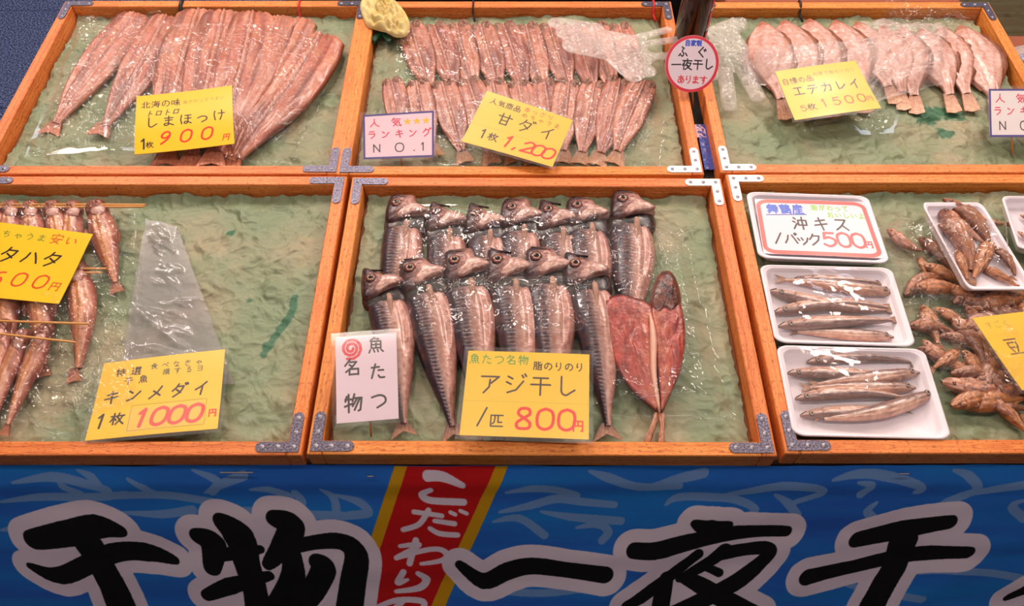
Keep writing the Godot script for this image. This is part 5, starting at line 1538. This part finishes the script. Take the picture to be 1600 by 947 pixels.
	mi("stick", tube([W(1083, 170, DIP + 0.002) - at, W(1082, 130, 0.018) - at - nrm * 0.003], 0.0014, 7), mats.bamboo, t)

# ---------------------------------------------------------------- materials
func palette() -> void:
	# wood: long grain lines, warm orange brown
	var grain := FastNoiseLite.new()
	grain.seed = 21
	grain.frequency = 0.012
	grain.fractal_octaves = 4
	var im := Image.create(512, 256, false, Image.FORMAT_RGB8)
	for y in 256:
		for x in 512:
			var wx := absf(x - 256.0)                     # mirrored, so that it repeats
			var wy := absf(y - 128.0)
			var n := grain.get_noise_2d(wx * 0.35, wy * 4.0)
			var line := 0.5 + 0.5 * sin(wy * 0.55 + grain.get_noise_2d(wx * 0.3, wy * 0.8) * 16.0)
			var sp := grain.get_noise_2d(wx * 3.0 + 700, wy * 9.0)
			var c := S(255, 238, 220).lerp(S(220, 172, 128), clampf(0.45 * line + 0.8 * n + 0.15, 0, 1)).lerp(S(120, 66, 34), clampf((sp - 0.28) * 2.0, 0, 0.55))
			im.set_pixel(x, y, c)
	var wood := ImageTexture.create_from_image(im)
	var tones := [S(238, 154, 84), S(230, 144, 78), S(236, 158, 78)]
	for k in 3:
		var m := mat("wood_" + "abc"[k], tones[k], 0.5)
		m.albedo_texture = wood
		triplanar(m, Vector3(5.0, 11.0, 11.0))
		m.uv1_offset = Vector3(0.31 * k, 0.17 * k, 0.4 * k)
		bump(m, wood, 0.04)
	mats.board = mat("dark_wood", S(120, 70, 38), 0.7)
	# green paper: khaki patches and dark wet stains; one third by one half of the picture for each tray
	var a := FastNoiseLite.new(); a.seed = 4; a.frequency = 0.010; a.fractal_octaves = 5
	var b := FastNoiseLite.new(); b.seed = 9; b.frequency = 0.006; b.fractal_octaves = 3
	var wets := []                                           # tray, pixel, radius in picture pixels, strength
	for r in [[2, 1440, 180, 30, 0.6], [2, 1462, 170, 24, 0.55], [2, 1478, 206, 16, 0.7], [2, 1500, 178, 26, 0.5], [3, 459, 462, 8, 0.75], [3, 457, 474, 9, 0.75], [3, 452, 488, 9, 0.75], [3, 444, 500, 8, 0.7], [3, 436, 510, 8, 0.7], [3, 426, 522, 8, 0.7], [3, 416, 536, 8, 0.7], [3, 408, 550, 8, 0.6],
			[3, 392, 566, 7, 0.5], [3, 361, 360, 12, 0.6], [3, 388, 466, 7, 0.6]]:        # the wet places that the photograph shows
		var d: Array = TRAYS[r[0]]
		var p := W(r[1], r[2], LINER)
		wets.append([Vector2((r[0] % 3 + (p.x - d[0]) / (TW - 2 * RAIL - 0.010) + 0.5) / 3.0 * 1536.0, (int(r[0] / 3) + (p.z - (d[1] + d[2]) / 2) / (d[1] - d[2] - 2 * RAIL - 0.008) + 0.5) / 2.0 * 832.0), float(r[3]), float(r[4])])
	var pm := Image.create(1536, 832, false, Image.FORMAT_RGB8)
	for y in 832:
		var close := []
		for w in wets:
			if absf(w[0].y - y) < w[1] * 2.2: close.append(w)
		for x in 1536:
			var n := a.get_noise_2d(x, y)
			var f := a.get_noise_2d(x * 6.0 + 900, y * 6.0)
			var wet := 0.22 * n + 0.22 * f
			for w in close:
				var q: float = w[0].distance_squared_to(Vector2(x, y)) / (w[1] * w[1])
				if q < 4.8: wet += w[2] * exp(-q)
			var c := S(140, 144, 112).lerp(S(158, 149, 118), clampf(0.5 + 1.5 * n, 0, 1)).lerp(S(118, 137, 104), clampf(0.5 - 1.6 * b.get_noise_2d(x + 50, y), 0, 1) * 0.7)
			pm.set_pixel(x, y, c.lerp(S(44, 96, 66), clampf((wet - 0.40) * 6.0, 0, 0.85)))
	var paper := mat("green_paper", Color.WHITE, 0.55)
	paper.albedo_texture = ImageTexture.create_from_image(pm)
	var fold := FastNoiseLite.new(); fold.seed = 33; fold.frequency = 0.022; fold.fractal_octaves = 4; fold.fractal_type = FastNoiseLite.FRACTAL_RIDGED
	var cm := Image.create(1024, 555, false, Image.FORMAT_L8)
	for y in 555:
		for x in 1024:
			var g := clampf(0.5 + 0.45 * fold.get_noise_2d(x + 14.0 * a.get_noise_2d(x * 2.0, y * 2.0), y), 0, 1)
			cm.set_pixel(x, y, Color(g, g, g))
	bump(paper, ImageTexture.create_from_image(cm), 0.8)
	paper.cull_mode = BaseMaterial3D.CULL_DISABLED
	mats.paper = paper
	var mottle := noise_tex(256, 0.03, S(206, 168, 150), S(255, 255, 255), 2, FastNoiseLite.TYPE_SIMPLEX_SMOOTH, 5)
	var rough := noise_tex(256, 0.05, Color(0, 0, 0), Color(1, 1, 1), 6)
	var skinny := func(called: String, r: float, metal: float, cm: float, s: float) -> void:
		var m := mat(called, S(236, 228, 224) if called in ["flesh", "silver_skin", "pale_skin"] else Color.WHITE, r, 0.6)
		m.vertex_color_use_as_albedo = true
		m.metallic = metal
		m.albedo_texture = mottle
		m.clearcoat_enabled = r < 0.45
		m.clearcoat = 0.5
		m.clearcoat_roughness = 0.18
		triplanar(m, Vector3.ONE * s, true)
		bump(m, rough, cm)
	skinny.call("silver_skin", 0.32, 0.12, 0.05, 14.0)
	skinny.call("smelt_skin", 0.28, 0.06, 0.04, 14.0)
	skinny.call("pale_skin", 0.42, 0.0, 0.07, 12.0)
	skinny.call("flesh", 0.38, 0.0, 0.07, 13.0)
	skinny.call("brown_skin", 0.34, 0.05, 0.05, 14.0)
	skinny.call("fin", 0.5, 0.0, 0.05, 16.0)
	skinny.call("wet_dark_v", 0.3, 0.0, 0.12, 14.0)
	skinny.call("wet_dark", 0.35, 0.0, 0.05, 14.0)
	mat("rag", Color.WHITE, 0.9).vertex_color_use_as_albedo = true
	mat("dark_line", S(40, 20, 20), 0.35)
	var eye := mat("eye", Color.WHITE, 0.12, 0.6)
	eye.vertex_color_use_as_albedo = true
	mat("bone", S(222, 172, 150), 0.45)
	var zinc := mat("zinc", S(176, 172, 190), 0.34)
	zinc.metallic = 0.9
	zinc.albedo_texture = noise_tex(256, 0.06, S(96, 88, 100), S(255, 255, 255), 15)
	triplanar(zinc, Vector3.ONE * 22.0, true)
	var zglare := mat("zinc_glare", S(238, 234, 236), 0.42)  # same zinc, a lamp reflection put into its colour as near white
	zglare.metallic = 0.35
	var sc := mat("screw", S(168, 162, 170), 0.35)
	sc.metallic = 0.9
	mat("bamboo", S(214, 152, 84), 0.5)
	mat("foam", S(244, 232, 238), 0.45)
	film_mat("film", Color(1, 1, 1, 0.006), 0.06)
	film_mat("wrap", Color(1, 1, 1, 0.04), 0.06)
	film_mat("haze_film", Color(1.0, 0.95, 0.93, 0.20), 0.16)
	film_mat("grey_film", Color(0.66, 0.62, 0.64, 0.40), 0.2)
	film_mat("glove", Color(0.92, 0.87, 0.84, 0.36), 0.24)
	film_mat("sleeve", Color(1, 1, 1, 0.05), 0.10)
	mat("peg", S(30, 70, 46), 0.3)
	mat("cord_black", S(20, 20, 22), 0.5)
	mat("cord_red", S(206, 24, 40), 0.45)
	mat("bottle", S(52, 28, 22), 0.12)
	mat("blue_plastic", S(70, 84, 170), 0.2)
	mats.blue_plastic.cull_mode = BaseMaterial3D.CULL_DISABLED
	mat("slip", S(220, 180, 190), 0.6)
	mat("carton", S(150, 78, 52), 0.7)
	mat("crate", S(24, 26, 30), 0.5)

func _ready() -> void:
	nz.noise_type = FastNoiseLite.TYPE_SIMPLEX_SMOOTH
	nz.frequency = 0.05
	nz.fractal_octaves = 3
	stage()
	palette()
	lamps()
	hall()
	stall()
	banner()
	fill_hokke()
	fill_tile()
	fill_flat()
	fill_hata()
	fill_aji()
	fill_packs()
	extras()
	cards()
	wraps()
